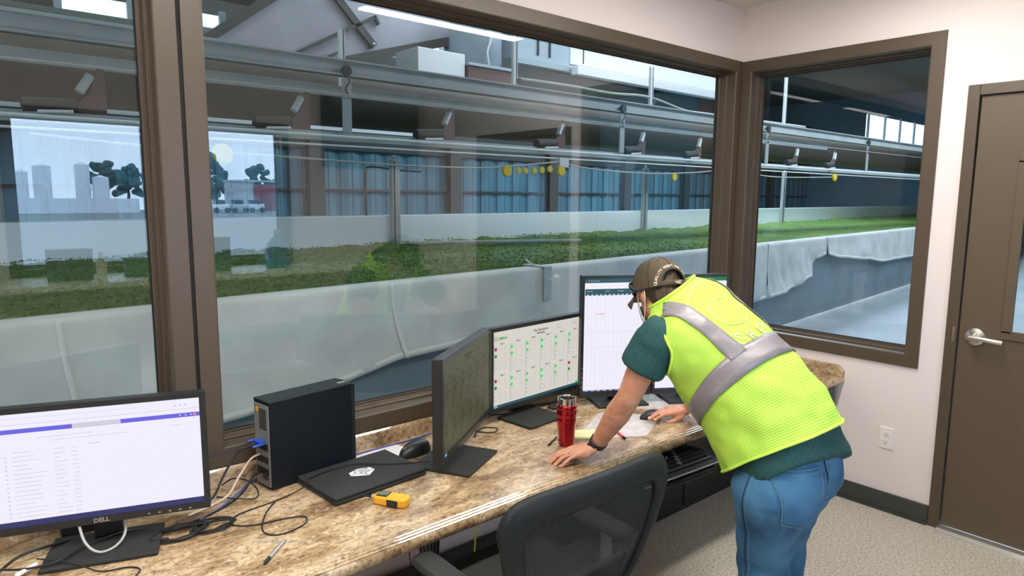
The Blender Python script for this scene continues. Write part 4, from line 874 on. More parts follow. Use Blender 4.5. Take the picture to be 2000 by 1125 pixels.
# pens
def pen(label, p, q, m, m2, r=.0042, cap_l=.25):
    p, q = V(p), V(q); t = empty('pen', label, 'pen', (0, 0, 0)); a = p.lerp(q, cap_l)
    MB().tube([a, q-(q-p).normalized()*.006], r, 10).build('barrel', m, t, smooth=True)
    MB().tube([p, p.lerp(a, .25), a], [r*.35, r, r*1.05], 10).build('tip', m2, t, smooth=True)
    MB().tube([q-(q-p).normalized()*.006, q], [r, r*.5], 10).build('end_cap', m2, t, smooth=True)
    return t
pen('silver pen lying near the front edge at the left of the counter', (-3.165, -.600, ZC+.0055), (-3.075, -.515, ZC+.0055), 'silver', 'black', .0048)
pen('red pen beside the straight arm of the person', (-1.705, -.605, ZC+.006), (-1.655, -.50, ZC+.006), 'redpen', 'coffee', .0048, .18)
pen('thin black pen behind the red travel mug', (-1.995, -.455, ZC+.005), (-1.90, -.41, ZC+.005), 'black', 'black', .0035)

# cables on the counter
def cable(label, pts, m='cable', r=.0028, name='cable', nn=8):
    o = MB().tube(smoothpts(pts, nn), r, 8).build(name, m, smooth=True); return tag(o, label, 'cable')
z = ZC+.003
def loopc(c, a, b_, turns, z0, ph=0, jit=.01, seed=1):
    rnd = random.Random(seed); out = []
    n = int(turns*10)
    for k in range(n+1):
        an = ph+2*math.pi*k/10; out.append((c[0]+(a+rnd.uniform(-jit, jit))*math.cos(an), c[1]+(b_+rnd.uniform(-jit, jit))*math.sin(an), z0+.006*rnd.random()+.002*k/10))
    return out
cable('thin black cable draped over the closed laptop and looped beside it', [(-2.47, -.345, ZC+.028), (-2.60, -.27, ZC+.029), (-2.68, -.20, ZC+.029), (-2.76, -.19, ZC+.029), (-2.86, -.21, ZC+.030), (-2.90, -.235, z+.01), (-3.0, -.25, z), (-3.12, -.27, z), (-3.155, -.32, z), (-3.11, -.365, z), (-3.02, -.385, z), (-2.97, -.41, z), (-2.99, -.455, z), (-3.07, -.47, z), (-3.10, -.42, z), (-3.06, -.33, z+.004), (-3.0, -.262, z+.006)], r=.0022)
cable('coiled black cable bundle right of the left monitor stand', loopc((-3.20, -.30), .055, .035, 3, z, seed=2)+[(-3.25, -.27, z+.01), (-3.33, -.22, z)], r=.0032)
cable('black cable coil under the right edge of the left monitor', loopc((-3.29, -.28), .07, .04, 3.5, z, 1, seed=4), r=.0035)
cable('black power cord from the computer back to the cable bundle', [(-2.978, -.11, .735), (-3.02, -.125, .730), (-3.06, -.15, .70), (-3.12, -.18, z), (-3.2, -.22, z), (-3.28, -.235, z)], r=.0035)
cable('beige network cable curving down from the computer back', [(-2.978, -.105, .795), (-3.02, -.11, .785), (-3.07, -.13, .74), (-3.11, -.15, .70), (-3.17, -.17, .69), (-3.24, -.19, .688)], 'cablew', .0035)
cable('blue network cable running along the backsplash', [(-2.20, -.040, ZC+.012), (-2.30, -.055, z+.002), (-2.50, -.060, z), (-2.70, -.052, z), (-2.98, -.050, z), (-3.06, -.11, z), (-3.15, -.19, z), (-3.22, -.23, z)], 'cableb', .003)
cable('thin black cable bowed behind the computer', [(-3.10, -.06, .70), (-3.075, -.09, .725), (-3.04, -.12, .72), (-3.02, -.16, .695), (-3.04, -.19, z), (-3.10, -.17, z+.01), (-3.13, -.10, z)], r=.0022)
cable('black cable stretched from the left monitor to the window frame', [(-3.30, -.10, .83), (-3.2, -.12, .83), (-3.1, -.13, .835), (-3.04, -.135, .838)], r=.003)
cable('grey cable hanging in a loop under the left monitor', [(-3.52, -.205, .758), (-3.515, -.26, .725), (-3.49, -.285, .70), (-3.45, -.275, .697), (-3.42, -.25, .715), (-3.405, -.215, .758)], 'cableg', .0035)
cable('tangled black cable over the left monitor stand base', [(-3.75, -.17, .70), (-3.66, -.25, .698), (-3.58, -.27, .70), (-3.50, -.22, .70), (-3.40, -.20, .698), (-3.33, -.22, z), (-3.26, -.24, z)], r=.003)
cable('thin cable trailing off the left front corner of the monitor base', [(-3.62, -.22, .70), (-3.55, -.30, .697), (-3.50, -.36, z), (-3.44, -.385, z), (-3.42, -.42, z), (-3.46, -.47, z)], r=.002)
cable('black cable at the far left under the monitor', [(-3.80, -.20, z), (-3.72, -.24, z+.01), (-3.66, -.19, z+.02), (-3.60, -.17, z+.02), (-3.5, -.13, z)], r=.004)
cable('black cable tangle behind the dotted-screen monitor base', [(-2.05, -.07, z), (-1.95, -.05, z+.01), (-1.85, -.06, z), (-1.75, -.04, z+.01), (-1.62, -.06, z), (-1.5, -.09, z+.01)], r=.0035)
cable('black cable bundle right of the dotted-screen monitor base', loopc((-1.60, -.13), .07, .03, 3, z, 0, seed=9), r=.0032)
cable('small loop of black cable behind the dim monitor', loopc((-2.24, -.115), .012, .012, 1.6, z, 0, .001, 3)+[(-2.19, -.10, z), (-2.1, -.08, z)], r=.003)
cable('curled black cable under the dim monitor right edge', [(-2.12, -.12, z), (-2.09, -.18, z), (-2.05, -.20, z), (-2.02, -.17, z), (-2.06, -.13, z), (-2.12, -.16, z+.003), (-2.16, -.2, z)], r=.0025)
adp = tag(MB().box((-3.55, -.10, ZC+.001), (-3.44, -.055, ZC+.033)).build('power_adapter', 'black', bevel=.004), 'black power adapter block behind the left monitor stand', 'power adapter')
tag(MB().cap((-3.665, -.265, ZC+.012), (-3.625, -.245, ZC+.016), .006, .006).build('cable_plug', 'plate', smooth=True), 'small white cable plug under the left monitor', 'plug')
# under the counter
cable('yellow cable hanging in an arch under the counter', [(-2.02, -.10, .40), (-2.10, -.14, .27), (-2.13, -.16, .16), (-2.14, -.17, .08), (-2.12, -.2, .02)], 'cabley', .004)
cable('yellow cable curling above the floor duct', [(-2.26, -.20, .01), (-2.23, -.19, .10), (-2.17, -.19, .145), (-2.09, -.2, .12), (-2.05, -.22, .05)], 'cabley', .004)
cable('thin black cable dangling from the counter underside', [(-2.32, -.06, .60), (-2.33, -.06, .35), (-2.30, -.06, .24), (-2.31, -.07, .15)], r=.002)
cable('thin black wire standing up behind the chair arm', [(-2.38, -.06, .14), (-2.385, -.06, .19), (-2.39, -.065, .22)], r=.002)
cl = empty('cable_clamp', 'bundle of black cables strapped under the counter edge', 'cable bundle', (-2.66, -.60, 0))
for k in range(6): MB().tube(smoothpts([(-.02+.012*k, .02*math.sin(k), .635), (-.025+.013*k, -.01, .56), (-.01+.01*k, .01, .50-.02*k), (.0, .02, .42-.03*k), (-.02, .3, .3)]), .005, 8).build('cord', 'cable', cl, smooth=True)

# keyboard tray
kt = empty('keyboard_tray', 'black sliding keyboard tray below the counter edge', 'keyboard tray', (-1.62, -.70, .585), -.07)
pts = [(-.34, .20), (.24, .20), (.30, .02), (.27, -.10), (.16, -.155), (-.02, -.155), (-.20, -.13), (-.34, -.12)]; n = len(pts)
b = MB(); b.add([V((x, y, z_)) for z_ in (-.022, 0) for x, y in pts], [(k, (k+1) % n, n+(k+1) % n, n+k) for k in range(n)]+[tuple(range(n))[::-1], tuple(range(n, 2*n))]); b.build('tray_board', 'darkgrey', kt, bevel=.008, seg=3)
MB().box((-.05, .12, .024), (.05, .30, .053)).build('slide_arm', 'black', kt)
MB().box((-.03, .17, .0), (.03, .198, .022)).build('slide_arm', 'black', kt)
kb = empty('keyboard', 'black computer keyboard on the sliding tray', 'keyboard', (-1.63, -.72, .587), -.07)
MB().box((-.225, -.085, .001), (.225, .085, .018)).build('case', 'blacksat', kb, bevel=.004)
MB().box((-.225, -.125, .001), (.225, -.087, .012)).build('palm_rest', 'darkgrey', kb, bevel=.003)
MB().box((-.225, -.1285, .010), (.225, -.125, .013)).build('front_edge', 'silver', kb)
keys = []
for r in range(6):
    for c_ in range(22):
        if (r == 0 and c_ in (1, 15, 18)) or (r == 5 and 4 <= c_ <= 8): continue
        keys.append(((-.215+c_*.0196, .058-r*.0252), (r+c_) % 9))
keys.sort(key=lambda k: -k[0][0]+k[0][1]*3, reverse=False)
rest = MB()
for i, ((kx, ky), c_) in enumerate(keys):
    if i < 98: MB().box((kx, ky, .018), (kx+.0165, ky+.0185, .0235)).build('key', 'darkgrey' if c_ else 'grey', kb)
    else: rest.box((kx, ky, .018), (kx+.0165, ky+.0185, .0235))
rest.build('keys', 'darkgrey', kb)['kind'] = 'stuff'
MB().box((-.137, -.068, .018), (-.041, -.0495, .0235)).build('space_bar', 'darkgrey', kb)

# ================================================================== OFFICE CHAIR
ch = empty('office_chair', 'black mesh-back office chair pulled up to the counter', 'chair', (-2.475, -.87, 0), -.02)
def gridmesh(name, fn, nu, nv, m, parent, th=.0, smooth=True, hole=None):
    b = MB(); vs = [V(fn(i/nu, j/nv)) for j in range(nv+1) for i in range(nu+1)]
    b.add(vs, [(j*(nu+1)+i, j*(nu+1)+i+1, (j+1)*(nu+1)+i+1, (j+1)*(nu+1)+i) for j in range(nv) for i in range(nu) if not (hole and hole((i+.5)/nu, (j+.5)/nv))])
    b.uv = [(i/nu, j/nv) for j in range(nv+1) for i in range(nu+1)]
    o = b.build(name, m, parent, smooth=smooth, auto=False)
    if th:
        md = o.modifiers.new('solid', 'SOLIDIFY'); md.thickness = th; md.offset = 0
    return o
def backpt(u, v):   # u -1..1 across, v 0 bottom..1 top; curved back rest
    wtop = .285 if v > .5 else .285
    wd = .225+.095*min(1, v*1.25)
    x = u*wd; y = -.235-.055*v+.045*u*u-.03*math.sin(v*math.pi*.9); z_ = .50+.43*v+(0.012*(1-u*u) if v > .95 else 0)
    return V((x, y, z_))
outer, inner = [], []
def rr(t, ru, rv, cv):
    a = t*2*math.pi; c, s_ = math.cos(a), math.sin(a); e = .32
    return (math.copysign(abs(c)**e, c)*ru, cv+math.copysign(abs(s_)**e, s_)*rv)
NF = 96; fv = []
for k in range(NF):
    uo, vo = rr(k/NF, 1.0, .5, .5); ui_, vi = rr(k/NF, .80, .375, .455)
    po, pi_ = backpt(uo, vo), backpt(ui_, vi)
    dv = V((0, -.016, 0))
    m_ = po.lerp(pi_, .5)
    for p in (po, po*0.85+pi_*.15+dv, po*.2+pi_*.8+dv*.9, pi_, pi_*.8+po*.2-dv, po*.9+pi_*.1-dv): fv.append(p)
MB().add(fv, [(k*6+q, k*6+(q+1) % 6, ((k+1) % NF)*6+(q+1) % 6, ((k+1) % NF)*6+q) for k in range(NF) for q in range(6)]).build('back_frame', 'darkgrey', ch, smooth=True, auto=False, bevel=0)
gridmesh('back_mesh', lambda i, j: backpt((i*2-1)*.90, .06+.80*j)+V((0, .004, 0)), 24, 24, chair_mesh_mat(), ch)
sc_ = MB()
for u, v_ in ((-.9, .93), (-.45, .95), (.45, .95), (.9, .93), (-.9, .2), (.9, .2), (0, .95)): p = backpt(u, v_); sc_.lathe(p+V((0, -.014, 0)), [(.005, 0), (.005, -.004)], 10, (0, 1, 0))
sc_.build('screw', 'black', ch)
lum = MB().add([], []); 
gridmesh('lumbar_pad', lambda i, j: backpt((i*2-1)*.62, .02+.30*j+.03*math.sin(i*math.pi))+V((0, .018, 0)), 16, 8, 'blackmat', ch, th=.02)
MB().bar((0, -.26, .30), (0, -.285, .62), .07, .02).build('back_support', 'black', ch, bevel=.006)
sp = MB(); vs = []; nu = 40
for z_, k in ((.435, .93), (.445, 1), (.48, 1.0), (.497, .95), (.502, .80)):
    for q in range(nu):
        a = 2*math.pi*q/nu; c, s_ = math.cos(a), math.sin(a); vs.append(V((math.copysign(abs(c)**.5, c)*.245*k, .01+math.copysign(abs(s_)**.5, s_)*.235*k, z_)))
sp.add(vs, [(j*nu+q, j*nu+(q+1) % nu, (j+1)*nu+(q+1) % nu, (j+1)*nu+q) for j in range(4) for q in range(nu)]+[tuple(range(nu))[::-1], tuple(4*nu+q for q in range(nu))]); sp.build('seat', 'blackmat', ch, smooth=True)
MB().box((-.12, -.14, .40), (.12, .12, .436)).build('seat_mechanism', 'black', ch, bevel=.01)
MB().lathe((0, 0, 0), [(.028, .12), (.028, .26), (.018, .262), (.018, .41)], 20).build('gas_lift', 'silver', ch, smooth=True)
for s_ in (-1, 1):
    MB().tube(smoothpts([(s_*.14, -.05, .425), (s_*.27, -.06, .43), (s_*.285, -.06, .50), (s_*.285, -.06, .60)]), .022, 10, flat=.6).build('armrest_post', 'grey', ch, smooth=True)
    vs = []; pr_ = [(-.036, 0), (-.040, .010), (-.034, .022), (0, .027), (.034, .022), (.040, .010), (.036, 0)]; b = MB(); n = len(pr_); secs = [(-.15, .62), (-.145, .9), (-.12, 1), (0, 1), (.10, 1), (.135, .9), (.145, .6)]
    for yy, k in secs: vs += [V((s_*.285+x*k, yy, .600+z_*(k*.5+.5))) for x, z_ in pr_]
    b.add(vs, [(i*n+q, i*n+(q+1) % n, (i+1)*n+(q+1) % n, (i+1)*n+q) for i in range(len(secs)-1) for q in range(n)]+[tuple(range(n)), tuple((len(secs)-1)*n+q for q in range(n))])
    b.build('armrest_pad', 'blackmat', ch, smooth=True)
for k in range(5):
    a = 2*math.pi*k/5+.3; e = V((math.cos(a), math.sin(a), 0))
    leg = MB().tube([e*.02+V((0, 0, .115)), e*.16+V((0, 0, .10)), e*.29+V((0, 0, .078))], [.03, .024, .016], 10, flat=1.0).build('base_leg', 'black', ch, smooth=True)
    cs = MB(); q = e*.29; pr2 = V((-e.y, e.x, 0))
    for s_ in (-1, 1): cs.lathe(q+pr2*(.012*s_)+V((0, 0, .029)), [(.028, -.008), (.029, 0), (.028, .008)], 18, pr2)
    cs.build('caster', 'black', leg, smooth=True)

# ================================================================== PERSON
def organic(name, mb, voxel, iters, m, parent, fac=.5, wrinkle=None, keep=None):
    me = bpy.data.meshes.new('t'); me.from_pydata([tuple(v) for v in mb.v], [], mb.f)
    bm = bmesh.new(); bm.from_mesh(me); bmesh.ops.remove_doubles(bm, verts=bm.verts, dist=1e-5); bmesh.ops.recalc_face_normals(bm, faces=bm.faces); bm.to_mesh(me); bm.free()
    o = bpy.data.objects.new('t', me); COL.objects.link(o)
    r = o.modifiers.new('r', 'REMESH'); r.mode = 'VOXEL'; r.voxel_size = voxel
    s_ = o.modifiers.new('s', 'SMOOTH'); s_.factor = fac; s_.iterations = iters
    bpy.context.view_layer.update()
    me2 = bpy.data.meshes.new_from_object(o.evaluated_get(bpy.context.evaluated_depsgraph_get()))
    bpy.data.objects.remove(o); bpy.data.meshes.remove(me)
    if wrinkle:
        nr = [v.normal.copy() for v in me2.vertices]
        for v, n_ in zip(me2.vertices, nr): v.co += n_*wrinkle(v.co)
    if keep:
        bm = bmesh.new(); bm.from_mesh(me2); bmesh.ops.delete(bm, geom=[v for v in bm.verts if not keep(v.co)], context='VERTS'); bm.to_mesh(me2); bm.free()
    me2.materials.clear(); me2.materials.append(MT[m]); me2.name = name
    for p in me2.polygons: p.use_smooth = True; p.material_index = 0
    oo = bpy.data.objects.new(name, me2); COL.objects.link(oo); oo.parent = parent
    return oo
pe = empty('person', 'person in a lime safety vest, jeans and brown cap leaning over the counter', 'person', (0, 0, 0))
Z3 = V((0, 0, 1))
shL, shR = V((-1.945, -.925, 1.20)), V((-1.590, -.905, 1.185)); neckb = V((-1.760, -.885, 1.285)); headc = V((-1.762, -.785, 1.315))
hipL, hipR = V((-1.80, -1.29, .78)), V((-1.61, -1.27, .78))
wrL, wrR = V((-1.945, -.668, .742)), V((-1.275, -.60, .725))
elL = V((-1.985, -.84, .965)); elR = V((-1.36, -.83, .93))
body = MB()
# torso core, neck, skull
body.chain([V((-1.705, -1.29, .84)), V((-1.715, -1.15, 1.02)), V((-1.74, -.99, 1.15)), neckb-V((0, .03, .05))], [.10, .11, .11, .08])
body.chain([neckb-V((0, .04, .03)), headc-V((-.005, .03, .045))], [.066, .06])
# head frame: f face direction, u crown, s left side
hf = V((.27, .77, -.62)).normalized(); hs = V((0, 0, 1)).cross(hf).normalized(); hu = hf.cross(hs).normalized()
hm = Matrix((hf, hs, hu)).transposed()
body.ell(headc+hu*.015, (.092, .074, .094), hm); body.ell(headc+hf*.030-hu*.045, (.068, .062, .070), hm)
body.ell(headc+hf*.045-hu*.095, (.035, .034, .026), hm)   # chin
body.cap(headc+hf*.092+hu*.01, headc+hf*.116-hu*.028, .008, .013)  # nose
for s_ in (-1, 1):
    body.ell(headc+hs*(.078*s_)-hu*.015-hf*.005, (.018, .008, .032), hm)   # ears
    body.ell(headc+hf*.080+hs*(.03*s_)+hu*.026, (.014, .016, .008), hm)
for m_ in (hu*-.052, hu*-.064): body.cap(headc+hf*.090+m_-hs*.018, headc+hf*.090+m_+hs*.018, .007, .007)
# arms
def armchain(sh, el, wr, n=1):
    m1 = sh.lerp(el, .45); m2 = el.lerp(wr, .30); m3 = el.lerp(wr, .75)
    body.chain([sh, m1, el, m2, m3, wr], [.044, .050, .041, .045, .034, .027])
armchain(shL, elL, wrL); armchain(shR, elR, wrR)
nails = []
def hand(wr, d, side, thumb, fingers, palm_up=.0, sc=1.0, drop=.5):
    """wr wrist, d finger direction, side = direction towards the thumb, fingers = list of (lift, curl) for index..little"""
    d = d.normalized(); side = (side-d*side.dot(d)).normalized(); nrm = side.cross(d); nrm = nrm if nrm.z > 0 else -nrm
    kn = []
    for i, off in enumerate((.030, .010, -.012, -.031)):
        k = wr+d*(.092-.004*abs(i-1)*1.6)*sc+side*off*sc+nrm*.006; kn.append(k)
        body.cap(wr+d*.012+side*off*.55, k, .0185*sc, .0125*sc)
        body.cap(wr+d*.04+side*off*.8-nrm*.006, k-nrm*.004, .016*sc, .011*sc)
    for i, (k, (dirs)) in enumerate(zip(kn, fingers)):
        L = (.044, .048, .045, .035)[i]*sc; p = k; r = (.0098, .0098, .0094, .0084)[i]*sc
        for j, (a, sp) in enumerate(dirs):
            dd = (d*math.cos(a)-nrm*math.sin(a)+side*sp).normalized(); l_ = L*(1, .62, .50)[j]; q = p+dd*l_
            body.cap(p, q, r*(1-.08*j), r*(1-.08*(j+1)), 12); p = q
        nails.append((p, dd, nrm, r))
    t0 = wr+d*.022*sc+side*.018*sc-nrm*.003
    p = t0; r = .0145*sc
    for j, (v_, l_) in enumerate(thumb):
        q = p+(d*v_[0]+side*v_[1]+nrm*v_[2]).normalized()*l_*sc; body.cap(p, q, r, r*.85, 12); p = q; r *= .85
    nails.append((p, (d*v_[0]+side*v_[1]+nrm*v_[2]).normalized(), nrm, r))
    return kn
knL = hand(wrL+V((-.012, .006, -.012)), V((-.88, .42, -.22)), V((.42, .88, 0)), [((.75, .75, -.25), .040), ((.85, .45, -.35), .034), ((.9, .3, -.2), .026)],
     [[(.02, .10), (.45, .04), (.50, 0)], [(.02, .02), (.5, 0), (.55, 0)], [(.02, -.06), (.5, -.02), (.6, 0)], [(.05, -.22), (.45, -.1), (.5, 0)]])
knR = hand(wrR+V((-.008, .004, -.008)), V((-.93, .37, -.03)), V((-.35, -.93, 0)), [((.92, .50, -.40), .040), ((1, .02, -.30), .034), ((1, -.20, -.15), .026)],
     [[(.0, .05), (.35, 0), (.45, 0)], [(-.02, .0), (.35, 0), (.5, 0)], [(.02, -.05), (.45, 0), (.6, 0)], [(.15, -.15), (.5, -.05), (.6, 0)]])
# hidden hips and legs inside the jeans, down into the boots
ftL, ftR = V((-1.75, -1.27, .08)), V((-1.56, -1.22, .08)); knL_, knR_ = V((-1.745, -1.235, .47)), V((-1.565, -1.20, .47))
body.chain([hipL, knL_, ftL], [.075, .05, .035]); body.chain([hipR, knR_, ftR], [.075, .05, .035]); body.chain([hipL, hipR], [.08, .08])
bo = organic('body', body, .0036, 4, 'skin', pe, wrinkle=lambda c: .0012*noise.noise(c*60) if c.z > .6 else 0)
nl = MB()
for p, dd, nrm, r in nails:
    sd = dd.cross(nrm).normalized(); c = p+dd*r*.35+(nrm+dd*.25).normalized()*r*.80
    nl.ell(c, (.0058, .0050, .0016), Matrix((dd, sd, dd.cross(sd))).transposed(), 10, 6)
nl.build('fingernails', 'nail', bo, smooth=True)

# torso surface shared by shirt, vest and everything printed on the vest
SPN = [ # centre, half width, depth to back, depth to belly, lateral yaw
 (V((-1.708, -1.325, .74)), .190, .112, .130), (V((-1.708, -1.295, .83)), .180, .128, .140), (V((-1.710, -1.235, .93)), .176, .138, .155), (V((-1.715, -1.150, 1.03)), .178, .132, .160),
 (V((-1.725, -1.050, 1.11)), .190, .124, .160), (V((-1.752, -.965, 1.192)), .212, .108, .120), (V((-1.775, -.905, 1.266)), .182, .086, .085), (V((-1.800, -.862, 1.330)), .066, .054, .056)]
def spn(v):
    v = max(0, min(.9999, v))*(len(SPN)-1); i = int(v); t = v-i; n_ = len(SPN)
    def cr(k):
        g_ = [SPN[max(0, min(n_-1, i+q))][k] for q in (-1, 0, 1, 2)]
        return 0.5*((2*g_[1])+(g_[2]-g_[0])*t+(2*g_[0]-5*g_[1]+4*g_[2]-g_[3])*t*t+(3*g_[1]-g_[0]-3*g_[2]+g_[3])*t**3)
    return [cr(k) for k in range(4)]
def torso(th, v, off=0.0, hang=0.0):
    """th 0 = spine, +pi/2 = left side, pi = belly; off pushes outwards"""
    c, a, bb, bf = spn(v); c1 = spn(min(1, v+.02))[0]; c0 = spn(max(0, v-.02))[0]
    t = (c1-c0).normalized(); e1 = V((-.994, .05, .04)).normalized(); e1 = (e1-t*e1.dot(t)).normalized(); nb = e1.cross(t); nb = nb if nb.z > 0 or nb.y < 0 else -nb
    if nb.y > 0: nb = -nb
    s_, c_ = math.sin(th), math.cos(th); ex = .82
    x = math.copysign(abs(s_)**ex, s_)*(a+off); bk = bb if c_ > 0 else bf+hang
    y = math.copysign(abs(c_)**.95, c_)*(bk+off)
    return c+e1*x+nb*y
def closed_loft(v0, v1, off, nu=48, nv=24, hang=0):
    b = MB(); vs = [torso(2*math.pi*i/nu, (v0+.070*math.cos(2*math.pi*i/nu-.5))*(1-j/nv)+v1*j/nv, off+.012*(1-j/nv)**6, hang) for j in range(nv+1) for i in range(nu)]
    return b.add(vs, [(j*nu+i, j*nu+(i+1) % nu, (j+1)*nu+(i+1) % nu, (j+1)*nu+i) for j in range(nv) for i in range(nu)]+[tuple(range(nu))[::-1], tuple(nv*nu+i for i in range(nu))])
def fold(c, s_=1.0):
    return s_*(.006*noise.noise(V((c.x*7, c.y*7, c.z*16)))+.004*noise.noise(c*19+V((3, 1, 2))))
tb = closed_loft(0.065, .945, .012, hang=.0)
slL, slR = shL.lerp(elL, .53), shR.lerp(elR, .58)

def cone(b, p, q, r1, r2, n=28):
    t = (q-p).normalized(); L = (q-p).length; return b.lathe(p, [(1e-4, 0), (r1, 0), (r1*.5+r2*.5+.002, L*.5), (r2, L), (1e-4, L)], n, t)
cone(tb, shL+V((.0, 0, -.015)), slL, .072, .080); cone(tb, shR-V((.01, 0, .01)), slR, .076, .074); tb.cap(shL+V((0, -.005, -.01)), shL+V((-.006, 0, -.035)), .068, .076); tb.cap(shR+V((0, 0, -.01)), shR+V((.001, 0, -.03)), .074, .075)
tb.cap(shL, shL+V((.12, .02, .02)), .060, .050); tb.cap(shR, shR-V((.12, -.02, -.03)), .066, .055)
def sleevecut(c):
    for sh, el in ((shL, elL), (shR, elR)):
        ax = (el-sh); t = (c-sh).dot(ax)/ax.length_squared
        if t > .60 and (c-(sh+ax*t)).length < .12: return False
    return True
shirt = organic('t_shirt', tb, .007, 6, 'shirt', pe, wrinkle=lambda c: fold(c, .9))
md = shirt.modifiers.new('solid', 'SOLIDIFY'); md.thickness = .003; md.offset = -1

# vest: open-fronted loft with arm holes
V0, V1 = .205, .975
def vest_pt(th, v, off=0):
    hang = .03*max(0, 1-abs(v-.32)/.42)
    # hem swings lower on the left front, where the vest hangs open
    fr_ = max(0, -math.cos(th)); vv = v-(.04*fr_*(1-v))
    p = torso(th, vv, .020+.020*max(0, 1-v/.55)+off, hang)
    p += V((0, .02, -.045))*max(0, math.sin(th*.62-.62))*max(0, .62-v)*1.3
    n_ = fold(p, 1.3)+.006*math.sin(th*9+v*14)*max(0, .5-v)
    c = spn(vv)[0]; return p+(p-c).normalized()*n_
NU, NV = 220, 140; TH0, TH1 = -math.pi*.93, math.pi*.93
def inhole(p):
    for sh, el, kx in ((shL, elL, -1), (shR, elR, 1)):
        ax = (V((kx, .30, -.42))).normalized(); r_ = p-(sh+V((0, .015, -.052))); al = r_.dot(ax)
        if al > -.05 and (r_-ax*al).length < .096: return True
    return False
vb = MB(); pts_ = [vest_pt(TH0+(TH1-TH0)*i/NU, V0+(V1-V0)*j/NV) for j in range(NV+1) for i in range(NU+1)]
fcs = []
for j in range(NV):
    for i in range(NU):
        q = (j*(NU+1)+i, j*(NU+1)+i+1, (j+1)*(NU+1)+i+1, (j+1)*(NU+1)+i)
        if not inhole((pts_[q[0]]+pts_[q[2]])/2): fcs.append(q)
vb.add(pts_, fcs); vb.uv = [((i/NU)*1.3, (j/NV)*.62) for j in range(NV+1) for i in range(NU+1)]
vest = vb.build('safety_vest', 'vest', pe, smooth=True, auto=False)
md = vest.modifiers.new('solid', 'SOLIDIFY'); md.thickness = .004; md.offset = -1
def strip(fn, L, wd_, n, m, name, parent, nw=4):
    b = MB(); vs = [fn(i/n*L, (j/nw-.5)*wd_) for i in range(n+1) for j in range(nw+1)]
    b.add(vs, [(i*(nw+1)+j, i*(nw+1)+j+1, (i+1)*(nw+1)+j+1, (i+1)*(nw+1)+j) for i in range(n) for j in range(nw)])
    o = b.build(name, m, parent, smooth=True, auto=False); md = o.modifiers.new('solid', 'SOLIDIFY'); md.thickness = .0022; md.offset = 1; return o
VB = .485
strip(lambda s_, w_: vest_pt(TH0+s_, VB+w_, .0035), TH1-TH0, .082, 110, 'reflect', 'reflective_stripe', vest)
for sg in (1, -1):
    strip(lambda s_, w_: vest_pt(sg*math.asin(min(.97, max(.02, ((.140 if sg > 0 else .170)+sg*w_)/(spn(.50+s_)[1]+.02)))**(1/.82)), .50+s_, .0040), .455, .056, 44, 'reflect', 'reflective_stripe', vest)
def edge(fn, n, r, name='binding'):
    return MB().tube([fn(i/n) for i in range(n+1)], r, 6).build(name, 'vesttrim', vest, smooth=True)
edge(lambda t: vest_pt(TH0+(TH1-TH0)*t, V0, .001), 90, .0048); edge(lambda t: vest_pt(TH1, V0+(V1-V0)*t, .001), 50, .005); edge(lambda t: vest_pt(TH0, V0+(V1-V0)*t, .001), 50, .005)
edge(lambda t: vest_pt(TH0+(TH1-TH0)*t, V1, .002), 60, .005)
# arm hole bindings follow the hole outline
def hole_edge(sh, kx):
    ax = (V((kx, .30, -.42))).normalized(); c0 = sh+V((0, .015, -.052)); e1 = ax.orthogonal().normalized(); e2 = ax.cross(e1)
    bvh = BVHTree.FromPolygons([tuple(p) for p in pts_], [(j*(NU+1)+i, j*(NU+1)+i+1, (j+1)*(NU+1)+i+1, (j+1)*(NU+1)+i) for j in range(NV) for i in range(NU)])
    seg = []; out = []
    for k in range(73):
        a = 2*math.pi*k/72; o_ = c0+(e1*math.cos(a)+e2*math.sin(a))*.097
        hit = bvh.ray_cast(o_+ax*.3, -ax, .42)
        if hit[0] is not None: seg.append(hit[0]+hit[1].normalized()*(.001 if hit[1].dot(ax) > 0 else -.001))
        else:
            if len(seg) > 2: out.append(seg)
            seg = []
    if len(seg) > 2: out.append(seg)
    for sgm in out: MB().tube(sgm, .005, 6).build('binding', 'vesttrim', vest, smooth=True)
hole_edge(shL, -1); hole_edge(shR, 1)
# back print
pr_ = MB()
def onvest(x, y, off=.0030): return vest_pt(-x/.185, .68+y/.62, off)
for i, chh in enumerate('CREW'):
    a = (i-1.5)*.36; vs, fs = text2d(chh, .048); R_ = .115
    pr_ = MB(); pr_.add([onvest((R_-.0)*math.sin(a)+x*math.cos(a), .02-(R_)*math.cos(a)+y+x*math.sin(a)) for x, y in vs], fs)
    pr_.build('back_letter', 'vestprint', vest)
b = MB(); n = 72
for R_, wd_ in ((.135, .003), (.052, .003)):
    for k in range(n):
        a0_, a1_ = 2*math.pi*k/n, 2*math.pi*(k+1)/n
        b.add([onvest(r_*math.sin(a), .02-r_*math.cos(a), .0028) for a, r_ in ((a0_, R_), (a1_, R_), (a1_, R_+wd_), (a0_, R_+wd_))], [(0,1,2,3)])
b.build('back_emblem', 'vestprint', vest)

